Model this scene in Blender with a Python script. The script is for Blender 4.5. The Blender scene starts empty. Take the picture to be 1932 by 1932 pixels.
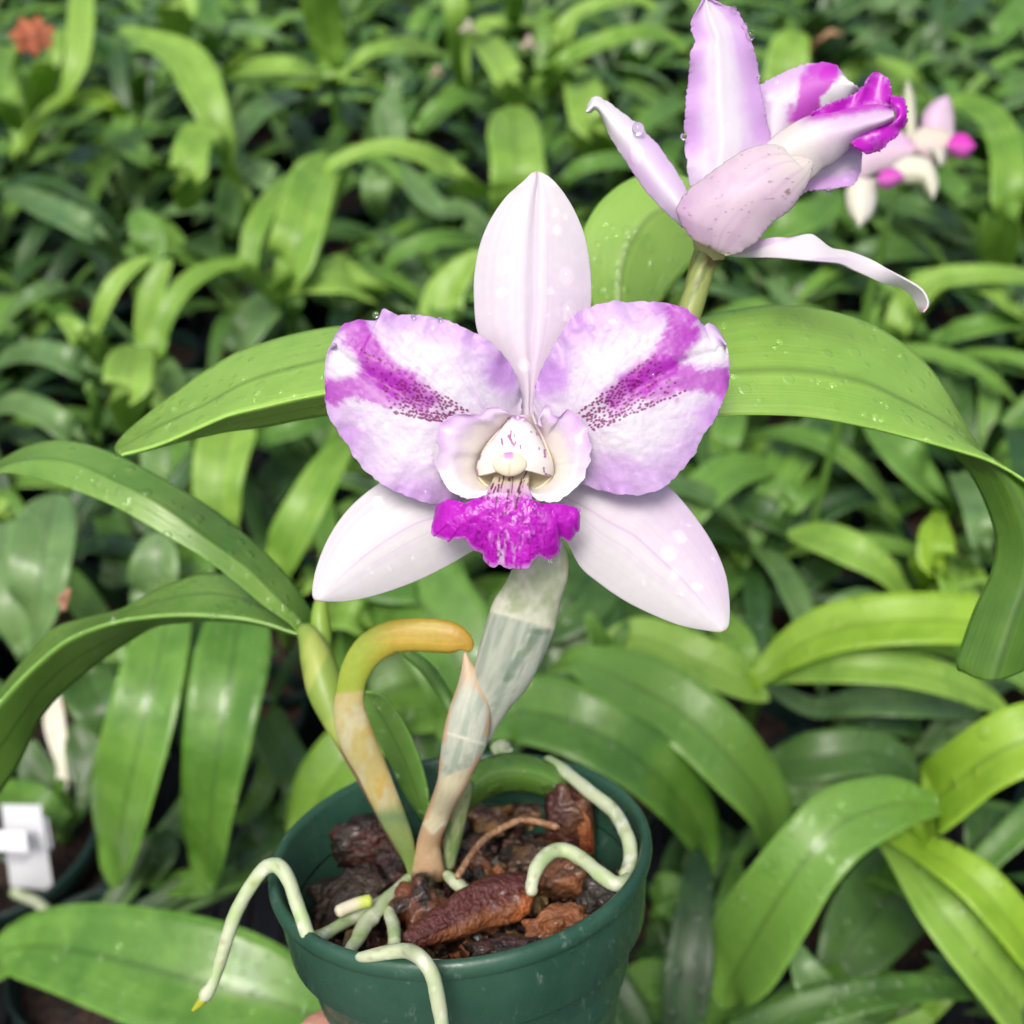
import bpy, bmesh, math, random
import numpy as np
from mathutils import Vector, Matrix
from mathutils.bvhtree import BVHTree
rnd = random.Random(7)
rad = math.radians
SC = bpy.context.scene
COL = SC.collection

# ------------------------------------------------------------------ camera, sky, sun, exposure
H = 0.60; PITCH = rad(42); FOC = 2091.0
cp, sp = math.cos(PITCH), math.sin(PITCH)
CAM = np.array([0, 0, H]); RT = np.array([1., 0, 0]); FW = np.array([0, cp, -sp]); UP = np.array([0, sp, cp])
cd = bpy.data.cameras.new('camera'); cam = bpy.data.objects.new('camera', cd); COL.objects.link(cam)
cam.location = CAM; cam.rotation_euler = (math.pi/2 - PITCH, 0, 0)
cd.sensor_width = 36; cd.lens = 36*FOC/1932
cd.clip_start = 0.005; cd.clip_end = 200
cd.dof.use_dof = True; cd.dof.focus_distance = 0.1995; cd.dof.aperture_fstop = cd.lens/2.5
SC.camera = cam
w = bpy.data.worlds.new('World'); SC.world = w; w.use_nodes = True
nt = w.node_tree; bg = nt.nodes['Background']
sk = nt.nodes.new('ShaderNodeTexSky'); sk.sky_type = 'NISHITA'; sk.sun_disc = False
SUN_EL, SUN_AZ = rad(62), rad(200)
sk.sun_elevation = SUN_EL; sk.sun_rotation = SUN_AZ
sk.air_density = 1.0; sk.dust_density = 6.0; sk.ozone_density = 1.0
nt.links.new(sk.outputs[0], bg.inputs[0]); bg.inputs[1].default_value = 0.10
sl = bpy.data.lights.new('sun', 'SUN'); so = bpy.data.objects.new('sun', sl); COL.objects.link(so)
sl.energy = 1.5; sl.angle = rad(22); sl.color = (1, .975, .94)
sd = Vector((math.sin(SUN_AZ)*math.cos(SUN_EL), math.cos(SUN_AZ)*math.cos(SUN_EL), math.sin(SUN_EL)))
so.rotation_euler = sd.to_track_quat('Z', 'Y').to_euler(); so.location = (0, 0, 3)
SC.view_settings.view_transform = 'Standard'; SC.view_settings.look = 'None'
SC.view_settings.gamma = 1; SC.view_settings.use_curve_mapping = False
SC.view_settings.exposure = 0.60

# ------------------------------------------------------------------ helpers
def P(x, y, d):
    x, y, d = np.broadcast_arrays(np.asarray(x, float), np.asarray(y, float), np.asarray(d, float))
    return CAM + d[..., None]*(FW + ((x-966)/FOC)[..., None]*RT - ((y-966)/FOC)[..., None]*UP)
def dz(y, z): return (H - np.asarray(z, float))/(sp + (np.asarray(y, float)-966)/FOC*cp)
TILE = {'N': (0, 0), 'A': (0, 0), 'B': (644, 0), 'C': (1288, 0), 'D': (0, 644), 'E': (1288, 644), 'F': (0, 1288), 'G': (1288, 1288), 'H': (644, 966)}
def T(t, pts): return [(TILE[t][0]+p[0]/3, TILE[t][1]+p[1]/3) + tuple(q/3 for q in p[2:3]) for p in pts]
def Z1(p): return [(573.6+a*.4453, 301.9+b*.4453) for a, b in p]
def Z2(p): return [(784.9+a*.19527, 724.5+b*.19527) for a, b in p]
def Z3(p): return [(1056.6+a*.45314, b*.45314) for a, b in p]
def Z4(p): return [(588.7+a*.34372, 1071.7+b*.34372) for a, b in p]
def ZC(p): return [(332+a*.5, 1041.5+b*.5) for a, b in p]

def cr(pts, n):
    p = np.asarray(pts, float)
    if len(p) == 2: return p[0] + (p[1]-p[0])*np.linspace(0, 1, n)[:, None]
    q = np.vstack([2*p[0]-p[1], p, 2*p[-1]-p[-2]]); out = []
    for i in range(1, len(q)-2):
        t = np.linspace(0, 1, 14, endpoint=False)[:, None]
        a, b, c, d = q[i-1], q[i], q[i+1], q[i+2]
        out.append(.5*(2*b + (c-a)*t + (2*a-5*b+4*c-d)*t**2 + (3*b-a-3*c+d)*t**3))
    o = np.vstack(out+[p[-1:]])
    k = min(3, o.shape[1])
    L = np.r_[0, np.cumsum(np.linalg.norm(np.diff(o[:, :2], axis=0), axis=1)+1e-9)]
    s = np.linspace(0, L[-1], n)
    return np.stack([np.interp(s, L, o[:, j]) for j in range(o.shape[1])], 1)
def hsh(i, j, s):
    v = np.sin(i*127.1 + j*311.7 + s*74.7)*43758.5453
    return v - np.floor(v)
def vn(x, y, s=0):
    xi, yi = np.floor(x), np.floor(y); fx, fy = x-xi, y-yi
    fx = fx*fx*(3-2*fx); fy = fy*fy*(3-2*fy)
    return (hsh(xi, yi, s)*(1-fx)+hsh(xi+1, yi, s)*fx)*(1-fy) + (hsh(xi, yi+1, s)*(1-fx)+hsh(xi+1, yi+1, s)*fx)*fy
def fbm(x, y, s=0): return .55*vn(x, y, s)+.3*vn(x*2.1, y*2.1, s+3)+.15*vn(x*4.3, y*4.3, s+9)
def ss(a, b, x):
    t = np.clip((x-a)/(b-a), 0, 1); return t*t*(3-2*t)
def mixc(c, col, f): return c*(1-f[..., None]) + np.asarray(col, float)*f[..., None]
def segd(X, Y, a, b):
    a = np.array(a, float); b = np.array(b, float); v = b-a
    t = np.clip(((X-a[0])*v[0]+(Y-a[1])*v[1])/(v@v), 0, 1)
    return np.hypot(X-a[0]-t*v[0], Y-a[1]-t*v[1]), t

def empty(name, loc, label=None, cat=None, group=None):
    o = bpy.data.objects.new(name, None); COL.objects.link(o); o.location = loc; o.empty_display_size = .01
    return tag(o, label, cat, group)
def tag(o, label=None, cat=None, group=None, kind=None):
    if label: o['label'] = label
    if cat: o['category'] = cat
    if group: o['group'] = group
    if kind: o['kind'] = kind
    return o
def wloc(o):
    v = np.zeros(3)
    while o is not None: v = v + np.array(o.location); o = o.parent
    return v
def mesh(name, V, F, mat, parent=None, C=None, UV=None, smooth=True, origin=None):
    V = np.asarray(V, float).reshape(-1, 3)
    m = bpy.data.meshes.new(name); o = bpy.data.objects.new(name, m); COL.objects.link(o)
    if parent is not None: o.parent = parent; V = V - wloc(parent)
    else:
        if origin is None: origin = np.array([V[:, 0].mean(), V[:, 1].mean(), V[:, 2].min()])
        o.location = origin; V = V - np.asarray(origin)
    m.from_pydata(V.tolist(), [], F if isinstance(F, list) else F.tolist())
    if smooth: m.polygons.foreach_set('use_smooth', [True]*len(m.polygons))
    if C is not None:
        a = m.attributes.new('Col', 'FLOAT_COLOR', 'POINT')
        a.data.foreach_set('color', np.c_[np.clip(np.asarray(C).reshape(-1, 3), 0, 1), np.ones(len(V))].ravel())
    if UV is not None:
        uv = m.uv_layers.new(name='UVMap'); li = np.zeros(len(m.loops), int); m.loops.foreach_get('vertex_index', li)
        uv.data.foreach_set('uv', np.asarray(UV).reshape(-1, 2)[li].ravel())
    m.materials.append(mat); m.update()
    return o
def gridF(n, k, wrap=False):
    i = np.arange(n-1)[:, None]; j = np.arange(k if wrap else k-1)[None]; j2 = (j+1) % k
    return np.stack([i*k+j, i*k+j2, (i+1)*k+j2, (i+1)*k+j], -1).reshape(-1, 4)
def solid(o, t, off=0):
    m = o.modifiers.new('thickness', 'SOLIDIFY'); m.thickness = t; m.offset = off; return o

def patch(name, parent, edges, depth, mat, col, ns=60, nu=30, thick=.0004, warp=None):
    """a sheet lofted across two or more long edges; depth(s,u,X,Y) is the distance of each point"""
    E = np.stack([cr(e, ns)[:, :2] for e in edges])
    k = len(edges); u = np.linspace(0, 1, nu); f = u*(k-1); i = np.minimum(f.astype(int), k-2); t = (f-i)[:, None, None]
    if k > 2:
        Q = np.concatenate([2*E[:1]-E[1:2], E, 2*E[-1:]-E[-2:-1]]); a, b, c, d = Q[i], Q[i+1], Q[i+2], Q[i+3]
        XY = .5*(2*b + (c-a)*t + (2*a-5*b+4*c-d)*t**2 + (3*b-a-3*c+d)*t**3)
    else: XY = E[i]*(1-t)+E[i+1]*t
    XY = XY.transpose(1, 0, 2); S, U_ = np.meshgrid(np.linspace(0, 1, ns), u, indexing='ij')
    X, Y = XY[..., 0], XY[..., 1]
    if warp: X, Y = warp(S, U_, X, Y)
    D = np.broadcast_to(depth(S, U_, X, Y), X.shape)
    C = np.broadcast_to(col(S, U_, X, Y), X.shape+(3,)) if col else None
    o = mesh(name, P(X, Y, D), gridF(ns, nu), mat, parent, C, np.stack([U_, S], -1))
    if thick: solid(o, thick)
    return o
def frames(c):
    t = np.gradient(c, axis=0); t /= np.linalg.norm(t, axis=1)[:, None]+1e-12
    n = np.zeros_like(c); v = np.cross(t[0], [0.3, 0.2, .9]); v /= np.linalg.norm(v)
    for i in range(len(c)):
        v = v - t[i]*(v@t[i]); v /= np.linalg.norm(v)+1e-12; n[i] = v
    return t, n, np.cross(t, n)
def tube(name, parent, c, r, mat, col=None, k=20, flat=None, bump=None):
    """c: centres in the world, r: radii; flat=(dir, factor) squashes the section along dir"""
    c = np.asarray(c, float); n = len(c); r = np.broadcast_to(r, n).copy(); r[0] *= .6; r[-1] *= .35
    t, a, b = frames(c); th = np.linspace(0, 2*math.pi, k, endpoint=False)
    S, TH = np.meshgrid(np.linspace(0, 1, n), th, indexing='ij')
    off = a[:, None]*np.cos(TH)[..., None] + b[:, None]*np.sin(TH)[..., None]
    R = r[:, None]*np.ones_like(TH)
    if bump: R = R*bump(S, TH)
    if flat:
        fd = np.asarray(flat[0], float); off = off - fd*((off@fd)[..., None])*(1-flat[1])
    V = c[:, None] + off*R[..., None]
    F = gridF(n, k, True).tolist(); F.append(list(range(k))[::-1]); F.append([(n-1)*k+j for j in range(k)])
    rel = V-CAM; dd = rel@FW
    C = np.broadcast_to(col(S, TH, 966+FOC*(rel@RT)/dd, 966-FOC*(rel@UP)/dd), V.shape) if col else None
    return mesh(name, V, F, mat, parent, C, np.stack([TH/(2*math.pi), S], -1))
def pxtube(name, parent, pts, mat, col=None, n=60, **k):
    """pts: (x, y, width px, distance)"""
    q = cr(pts, n); return tube(name, parent, P(q[:, 0], q[:, 1], q[:, 3]), q[:, 2]/2*q[:, 3]/FOC, mat, col, **k)
def lathe(name, parent, prof, cen, ax, mat, n=72, wob=None):
    ax = np.asarray(ax, float); ax /= np.linalg.norm(ax); e1 = np.cross(ax, [0, 1, .1]); e1 /= np.linalg.norm(e1); e2 = np.cross(ax, e1)
    th = np.linspace(0, 2*math.pi, n, endpoint=False); V = []
    for r, h in prof:
        V.append(np.asarray(cen) - ax*h + (e1*np.cos(th)[:, None]+e2*np.sin(th)[:, None])*r)
    return mesh(name, np.array(V), gridF(len(prof), n, True), mat, parent)

# ------------------------------------------------------------------ materials
def newmat(name):
    m = bpy.data.materials.new(name); m.use_nodes = True; return m, m.node_tree, m.node_tree.nodes['Principled BSDF']
def N(nt, t, **k):
    n = nt.nodes.new(t)
    for a, b in k.items(): setattr(n, a, b)
    return n
def mixsh(nt, a, b, f):
    m = N(nt, 'ShaderNodeMixShader'); nt.links.new(a, m.inputs[1]); nt.links.new(b, m.inputs[2])
    if isinstance(f, float): m.inputs[0].default_value = f
    else: nt.links.new(f, m.inputs[0])
    nt.links.new(m.outputs[0], nt.nodes['Material Output'].inputs[0])
def painted(name, rough=.5, trans=0., bscale=1500, bstr=.1, bdist=.0003, spec=.5, coat=0., detail=3):
    m, nt, b = newmat(name); at = N(nt, 'ShaderNodeAttribute', attribute_name='Col')
    nt.links.new(at.outputs[0], b.inputs['Base Color']); b.inputs['Roughness'].default_value = rough
    b.inputs['Specular IOR Level'].default_value = spec; b.inputs['Coat Weight'].default_value = coat; b.inputs['Coat Roughness'].default_value = .15
    no = N(nt, 'ShaderNodeTexNoise'); no.inputs['Scale'].default_value = bscale; no.inputs['Detail'].default_value = detail
    tc = N(nt, 'ShaderNodeTexCoord'); nt.links.new(tc.outputs['Object'], no.inputs['Vector'])
    bp = N(nt, 'ShaderNodeBump'); bp.inputs['Strength'].default_value = bstr; bp.inputs['Distance'].default_value = bdist
    nt.links.new(no.outputs[0], bp.inputs['Height']); nt.links.new(bp.outputs[0], b.inputs['Normal'])
    if trans:
        tr = N(nt, 'ShaderNodeBsdfTranslucent'); nt.links.new(at.outputs[0], tr.inputs[0]); mixsh(nt, b.outputs[0], tr.outputs[0], trans)
    return m
def plain(name, col, rough=.5, col2=None, scale=40, bstr=0., bscale=300, bdist=.001, spec=.5, detail=5):
    m, nt, b = newmat(name); b.inputs['Roughness'].default_value = rough; b.inputs['Base Color'].default_value = (*col, 1)
    b.inputs['Specular IOR Level'].default_value = spec
    tc = N(nt, 'ShaderNodeTexCoord')
    if col2:
        no = N(nt, 'ShaderNodeTexNoise'); no.inputs['Scale'].default_value = scale; no.inputs['Detail'].default_value = detail
        nt.links.new(tc.outputs['Object'], no.inputs['Vector'])
        r = N(nt, 'ShaderNodeValToRGB'); r.color_ramp.elements[0].position = .38; r.color_ramp.elements[1].position = .62
        r.color_ramp.elements[0].color = (*col, 1); r.color_ramp.elements[1].color = (*col2, 1)
        nt.links.new(no.outputs[0], r.inputs[0]); nt.links.new(r.outputs[0], b.inputs['Base Color'])
    if bstr:
        n2 = N(nt, 'ShaderNodeTexNoise'); n2.inputs['Scale'].default_value = bscale; n2.inputs['Detail'].default_value = 5
        nt.links.new(tc.outputs['Object'], n2.inputs['Vector'])
        bp = N(nt, 'ShaderNodeBump'); bp.inputs['Strength'].default_value = bstr; bp.inputs['Distance'].default_value = bdist
        nt.links.new(n2.outputs[0], bp.inputs['Height']); nt.links.new(bp.outputs[0], b.inputs['Normal'])
    return m
def leafmat(name, c1, c2, rough=.4, trans=.25, tcol=None, drops=.5, dscale=170, wet=.35):
    """wet orchid leaf: fine long veins, a pressed midrib, beads of water standing on the blade"""
    m, nt, b = newmat(name); L = nt.links.new
    uv = N(nt, 'ShaderNodeUVMap'); tc = N(nt, 'ShaderNodeTexCoord'); oi = N(nt, 'ShaderNodeObjectInfo')
    no = N(nt, 'ShaderNodeTexNoise'); no.inputs['Scale'].default_value = 55; no.inputs['Detail'].default_value = 7; no.inputs['Roughness'].default_value = .62; L(tc.outputs['Object'], no.inputs['Vector'])
    mp = N(nt, 'ShaderNodeMapping'); mp.inputs['Scale'].default_value = (64, 1.6, 1); L(uv.outputs[0], mp.inputs[0])
    vein = N(nt, 'ShaderNodeTexNoise'); vein.inputs['Scale'].default_value = 1; vein.inputs['Detail'].default_value = 3; L(mp.outputs[0], vein.inputs['Vector'])
    ad = N(nt, 'ShaderNodeMath', operation='MULTIPLY_ADD'); L(vein.outputs[0], ad.inputs[0]); ad.inputs[1].default_value = .42; L(no.outputs[0], ad.inputs[2])
    ad2 = N(nt, 'ShaderNodeMath', operation='MULTIPLY_ADD'); L(oi.outputs['Random'], ad2.inputs[0]); ad2.inputs[1].default_value = .35; L(ad.outputs[0], ad2.inputs[2])
    r = N(nt, 'ShaderNodeValToRGB'); r.color_ramp.elements[0].position = .60; r.color_ramp.elements[1].position = .98
    r.color_ramp.elements[0].color = (*c1, 1); r.color_ramp.elements[1].color = (*c2, 1); L(ad2.outputs[0], r.inputs[0])
    # midrib from the distance to the centre line
    sx = N(nt, 'ShaderNodeSeparateXYZ'); L(uv.outputs[0], sx.inputs[0])
    s1 = N(nt, 'ShaderNodeMath', operation='SUBTRACT'); L(sx.outputs[0], s1.inputs[0]); s1.inputs[1].default_value = .5
    s2 = N(nt, 'ShaderNodeMath', operation='ABSOLUTE'); L(s1.outputs[0], s2.inputs[0])
    mr = N(nt, 'ShaderNodeMapRange'); L(s2.outputs[0], mr.inputs[0]); mr.inputs[1].default_value = .0; mr.inputs[2].default_value = .05; mr.inputs[3].default_value = .62; mr.inputs[4].default_value = 1.
    er = N(nt, 'ShaderNodeMapRange'); L(s2.outputs[0], er.inputs[0]); er.inputs[1].default_value = .46; er.inputs[2].default_value = .5; er.inputs[3].default_value = 1.; er.inputs[4].default_value = 1.45
    mm = N(nt, 'ShaderNodeMath', operation='MULTIPLY'); L(mr.outputs[0], mm.inputs[0]); L(er.outputs[0], mm.inputs[1])
    mc = N(nt, 'ShaderNodeVectorMath', operation='SCALE'); L(r.outputs[0], mc.inputs[0]); L(mm.outputs[0], mc.inputs['Scale'])
    L(mc.outputs[0], b.inputs['Base Color']); b.inputs['Roughness'].default_value = rough
    b.inputs['Coat Roughness'].default_value = .16; b.inputs['Specular IOR Level'].default_value = .5
    # standing water: rounded domes and films
    vo = N(nt, 'ShaderNodeTexVoronoi'); vo.inputs['Scale'].default_value = dscale; vo.inputs['Randomness'].default_value = 1; L(tc.outputs['Object'], vo.inputs['Vector'])
    sc = N(nt, 'ShaderNodeSeparateColor'); L(vo.outputs['Color'], sc.inputs[0])
    rr = N(nt, 'ShaderNodeMath', operation='MULTIPLY_ADD'); L(sc.outputs[0], rr.inputs[0]); rr.inputs[1].default_value = .62; rr.inputs[2].default_value = -.17
    dm = N(nt, 'ShaderNodeMath', operation='SUBTRACT'); L(rr.outputs[0], dm.inputs[0]); L(vo.outputs['Distance'], dm.inputs[1])
    dd = N(nt, 'ShaderNodeMapRange', interpolation_type='SMOOTHSTEP'); L(dm.outputs[0], dd.inputs[0]); dd.inputs[1].default_value = -.06; dd.inputs[2].default_value = .1
    sm = N(nt, 'ShaderNodeMath', operation='MULTIPLY_ADD'); L(vein.outputs[0], sm.inputs[0]); sm.inputs[1].default_value = .13; 
    dk = N(nt, 'ShaderNodeMath', operation='MULTIPLY'); L(dd.outputs[0], dk.inputs[0]); dk.inputs[1].default_value = drops; L(dk.outputs[0], sm.inputs[2])
    bp = N(nt, 'ShaderNodeBump'); bp.inputs['Strength'].default_value = .8; bp.inputs['Distance'].default_value = .0012; L(sm.outputs[0], bp.inputs['Height'])
    L(bp.outputs[0], b.inputs['Normal']); L(bp.outputs[0], b.inputs['Coat Normal'])
    cw = N(nt, 'ShaderNodeMath', operation='MULTIPLY_ADD'); L(dd.outputs[0], cw.inputs[0]); cw.inputs[1].default_value = 1-wet; cw.inputs[2].default_value = wet
    L(cw.outputs[0], b.inputs['Coat Weight'])
    tr = N(nt, 'ShaderNodeBsdfTranslucent'); tr.inputs[0].default_value = (*(tcol or (c2[0]*1.3, c2[1]*1.25, c2[2]*.7)), 1)
    mixsh(nt, b.outputs[0], tr.outputs[0], trans); return m

M = {}
M['petal'] = painted('petal', .45, .30, 2600, .14, .0001, coat=.06)
M['lip'] = painted('lip_petal', .35, .30, 3000, .35, .00015, coat=.25)
M['column'] = painted('column_wax', .4, .25, 1500, .05)
M['sheath'] = painted('papery_sheath', .42, .1, 900, .3, .0002)
M['root'] = painted('aerial_root', .55, .05, 1500, .25, .0002)
M['bark'] = painted('wet_bark', .42, 0, 600, 1., .0016, coat=.25, detail=6)
M['skin'] = plain('skin', (.62, .30, .22), .5, (.7, .37, .28), 90, .3, 900, .0002)
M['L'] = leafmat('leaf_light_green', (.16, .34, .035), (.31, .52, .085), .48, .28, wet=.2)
M['F1'] = leafmat('leaf_shade_green', (.030, .088, .010), (.085, .20, .030), .46, .15, wet=.2)  # low fill leaves, darkened so the shade among the plants looks deeper
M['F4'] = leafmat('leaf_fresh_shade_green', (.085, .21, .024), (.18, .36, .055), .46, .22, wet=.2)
M['F2'] = leafmat('leaf_gap_shade_green', (.010, .036, .006), (.034, .10, .018), .46, .08, wet=.2)  # darkest fill leaves: the shadow of the gaps is put into this green
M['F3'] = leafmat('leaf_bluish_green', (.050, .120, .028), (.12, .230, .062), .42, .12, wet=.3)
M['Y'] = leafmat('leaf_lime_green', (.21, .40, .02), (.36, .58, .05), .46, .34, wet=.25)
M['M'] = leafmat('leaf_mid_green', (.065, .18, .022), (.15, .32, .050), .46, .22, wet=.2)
M['D'] = leafmat('leaf_dark_green', (.028, .080, .012), (.070, .160, .030), .44, .12, wet=.25)  # dark leaf green, deepened further to stand for shadow between leaves
M['P'] = leafmat('leaf_grey_green', (.085, .185, .050), (.18, .32, .10), .40, .15)
M['OWN'] = leafmat('leaf_apple_green', (.19, .38, .05), (.30, .52, .09), .34, .22, drops=.12, dscale=330, wet=.5)
M['OWN3'] = leafmat('leaf_shaded_underside_green', (.06, .17, .02), (.13, .28, .035), .5, .3, drops=.1)  # underside green with the shade on the leaf backs mixed into it
M['OWN4'] = leafmat('leaf_wet_green', (.125, .29, .035), (.25, .44, .08), .32, .22, drops=.25, dscale=330, wet=.6)
M['OWN2'] = leafmat('leaf_fresh_green', (.080, .22, .022), (.18, .37, .055), .34, .22, drops=.35, dscale=330, wet=.5)
M['tan'] = plain('dry_leaf', (.42, .22, .10), .7, (.55, .34, .18), 200)
M['cream'] = plain('cream_sheath', (.62, .60, .46), .6, (.75, .72, .60), 150)
M['pot'] = plain('green_plastic', (.020, .072, .044), .34, (.034, .098, .062), 55, .25, 260, .0006, detail=8)
def scuff(m, col, sx, th):
    nt = m.node_tree; b = nt.nodes['Principled BSDF']; src = b.inputs['Base Color'].links[0].from_socket; tc = N(nt, 'ShaderNodeTexCoord'); mp = N(nt, 'ShaderNodeMapping'); mp.inputs['Scale'].default_value = sx; nt.links.new(tc.outputs['Object'], mp.inputs[0])
    no = N(nt, 'ShaderNodeTexNoise'); no.inputs['Scale'].default_value = 1; no.inputs['Detail'].default_value = 9; no.inputs['Roughness'].default_value = .7; nt.links.new(mp.outputs[0], no.inputs['Vector'])
    r = N(nt, 'ShaderNodeMapRange'); nt.links.new(no.outputs[0], r.inputs[0]); r.inputs[1].default_value = th; r.inputs[2].default_value = th+.12; r.inputs[4].default_value = .85
    mx = N(nt, 'ShaderNodeMixRGB'); nt.links.new(r.outputs[0], mx.inputs[0]); nt.links.new(src, mx.inputs[1]); mx.inputs[2].default_value = (*col, 1); nt.links.new(mx.outputs[0], b.inputs['Base Color'])
    r2 = N(nt, 'ShaderNodeMapRange'); nt.links.new(no.outputs[0], r2.inputs[0]); r2.inputs[1].default_value = .35; r2.inputs[2].default_value = .7; r2.inputs[3].default_value = .22; r2.inputs[4].default_value = .6; nt.links.new(r2.outputs[0], b.inputs['Roughness'])
scuff(M['pot'], (.14, .21, .17), (260, 260, 110), .585)
M['potold'] = plain('dark_green_plastic', (.008, .028, .022), .4, (.012, .036, .028), 60)
M['bench'] = None
M['medium'] = plain('bark_medium', (.012, .006, .004), .5, (.05, .022, .011), 160, 1., 260, .004)
M['white'] = plain('white_plastic', (.80, .82, .86), .45)
M['grey'] = plain('pencil_grey', (.45, .46, .5), .6)
mg, ng, bgm = newmat('water'); bgm.inputs['Base Color'].default_value = (1, 1, 1, 1); bgm.inputs['Roughness'].default_value = .0
bgm.inputs['IOR'].default_value = 1.33; bgm.inputs['Transmission Weight'].default_value = 1; M['bead'] = mg
mg, ng, bgm = newmat('standing_water'); ng.nodes.remove(bgm)
tp_ = N(ng, 'ShaderNodeBsdfTransparent'); gl_ = N(ng, 'ShaderNodeBsdfGlossy'); gl_.inputs['Roughness'].default_value = .04; fr_ = N(ng, 'ShaderNodeFresnel'); fr_.inputs[0].default_value = 1.8
mx_ = N(ng, 'ShaderNodeMixShader'); ge_ = N(ng, 'ShaderNodeNewGeometry'); iv_ = N(ng, 'ShaderNodeMath', operation='SUBTRACT'); iv_.inputs[0].default_value = 1; ng.links.new(ge_.outputs['Backfacing'], iv_.inputs[1])
ff_ = N(ng, 'ShaderNodeMath', operation='MULTIPLY'); ng.links.new(fr_.outputs[0], ff_.inputs[0]); ng.links.new(iv_.outputs[0], ff_.inputs[1]); ng.links.new(ff_.outputs[0], mx_.inputs[0]); ng.links.new(tp_.outputs[0], mx_.inputs[1]); ng.links.new(gl_.outputs[0], mx_.inputs[2])
gs_ = N(ng, 'ShaderNodeBsdfGlass'); gs_.inputs['IOR'].default_value = 1.33; gs_.inputs['Roughness'].default_value = 0
fg_ = N(ng, 'ShaderNodeMath', operation='MULTIPLY'); fg_.inputs[0].default_value = .8; ng.links.new(iv_.outputs[0], fg_.inputs[1])
mixsh(ng, mx_.outputs[0], gs_.outputs[0], fg_.outputs[0]); M['water'] = mg
mg, ng, bgm = newmat('water_on_leaf'); ng.nodes.remove(bgm)
tp_ = N(ng, 'ShaderNodeBsdfTransparent'); gl_ = N(ng, 'ShaderNodeBsdfGlossy'); gl_.inputs['Roughness'].default_value = .12; fr_ = N(ng, 'ShaderNodeFresnel'); fr_.inputs[0].default_value = 1.95
mx_ = N(ng, 'ShaderNodeMixShader'); ge_ = N(ng, 'ShaderNodeNewGeometry'); iv_ = N(ng, 'ShaderNodeMath', operation='SUBTRACT'); iv_.inputs[0].default_value = 1; ng.links.new(ge_.outputs['Backfacing'], iv_.inputs[1])
ff_ = N(ng, 'ShaderNodeMath', operation='MULTIPLY'); ng.links.new(fr_.outputs[0], ff_.inputs[0]); ng.links.new(iv_.outputs[0], ff_.inputs[1]); ng.links.new(ff_.outputs[0], mx_.inputs[0]); ng.links.new(tp_.outputs[0], mx_.inputs[1]); ng.links.new(gl_.outputs[0], mx_.inputs[2])
gs_ = N(ng, 'ShaderNodeBsdfGlass'); gs_.inputs['IOR'].default_value = 1.33; gs_.inputs['Roughness'].default_value = 0
fg_ = N(ng, 'ShaderNodeMath', operation='MULTIPLY'); fg_.inputs[0].default_value = .8; ng.links.new(iv_.outputs[0], fg_.inputs[1])
mixsh(ng, mx_.outputs[0], gs_.outputs[0], fg_.outputs[0]); M['water_leaf'] = mg

# ------------------------------------------------------------------ setting: floor and slatted bench
def sheet(name, x0, x1, y0, y1, z, mat, kind):
    return tag(mesh(name, [(x0, y0, z), (x1, y0, z), (x1, y1, z), (x0, y1, z)], [[0, 1, 2, 3]], mat, origin=(0, 0, z)), kind=kind)
M['floor'] = plain('greenhouse_floor', (.03, .03, .032), .8, (.05, .05, .05), 3)
sheet('ground', -60, 60, -60, 60, -.75, M['floor'], 'structure')
M['bench'] = plain('bench_plastic', (.012, .012, .015), .38, (.02, .02, .026), 80, .2, 400)
bench = empty('nursery_bench', (0, 1.2, 0), 'black slatted nursery bench under all the potted plants', 'bench')
def addbox(V, F, c, h):
    b = len(V); cx, cy, cz = c; hx, hy, hz = h
    V += [(cx+sx*hx, cy+sy*hy, cz+sz*hz) for sx in (-1, 1) for sy in (-1, 1) for sz in (-1, 1)]
    F += [[b+q for q in f] for f in ([0, 1, 3, 2], [4, 6, 7, 5], [0, 4, 5, 1], [2, 3, 7, 6], [0, 2, 6, 4], [1, 5, 7, 3])]
V, F = [], []
for i in range(230): addbox(V, F, (-2.3+i*.02, 1.35, -.006), (.0075, 1.75, .004))
mesh('slat_top', V, F, M['bench'], bench, smooth=False)
V, F = [], []
for i in range(9): addbox(V, F, (0, -.3+i*.42, -.030), (2.3, .02, .018))
mesh('cross_beam', V, F, M['bench'], bench, smooth=False)
for sx in (-2.1, 2.1):
    for y in (-.2, 2.9):
        V, F = [], []; addbox(V, F, (sx, y, -.40), (.025, .025, .35)); mesh('leg', V, F, M['bench'], bench, smooth=False)

# ------------------------------------------------------------------ leaves
def ribbon(name, parent, C3, hw, side, mat, fold=.16, nu=9, thick=.0007, wave=0., nn=None):
    """blade: centre line C3, half widths hw, side vectors"""
    n = len(C3); t = np.gradient(C3, axis=0); t /= np.linalg.norm(t, axis=1)[:, None]+1e-12
    S = side - t*np.sum(side*t, 1)[:, None]; S /= np.linalg.norm(S, axis=1)[:, None]+1e-12
    Nn = np.cross(t, S)
    if nn is None: nn = 1 if Nn[:, 2].sum() > 0 else -1
    Nn = Nn*nn
    u = np.linspace(-1, 1, nu)
    ph = rnd.random()*6
    V = C3[:, None] + S[:, None]*(hw[:, None]*u)[..., None] + Nn[:, None]*(hw[:, None]*(fold*2*np.abs(u)**1.15 + .10*(vn(np.linspace(0, 7, n)[:, None]+ph*3, 1.4*u[None]+9, 3)-.5) + wave*np.abs(u)**2*np.sin(np.linspace(0, 9, n)+ph)[:, None]*np.sign(u)))[..., None]
    UV = np.stack(np.broadcast_arrays((u+1)/2, np.linspace(0, 1, n)[:, None]), -1)
    o = mesh(name, V, gridF(n, nu), mat, parent, None, UV)
    solid(o, thick); return o
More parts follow.
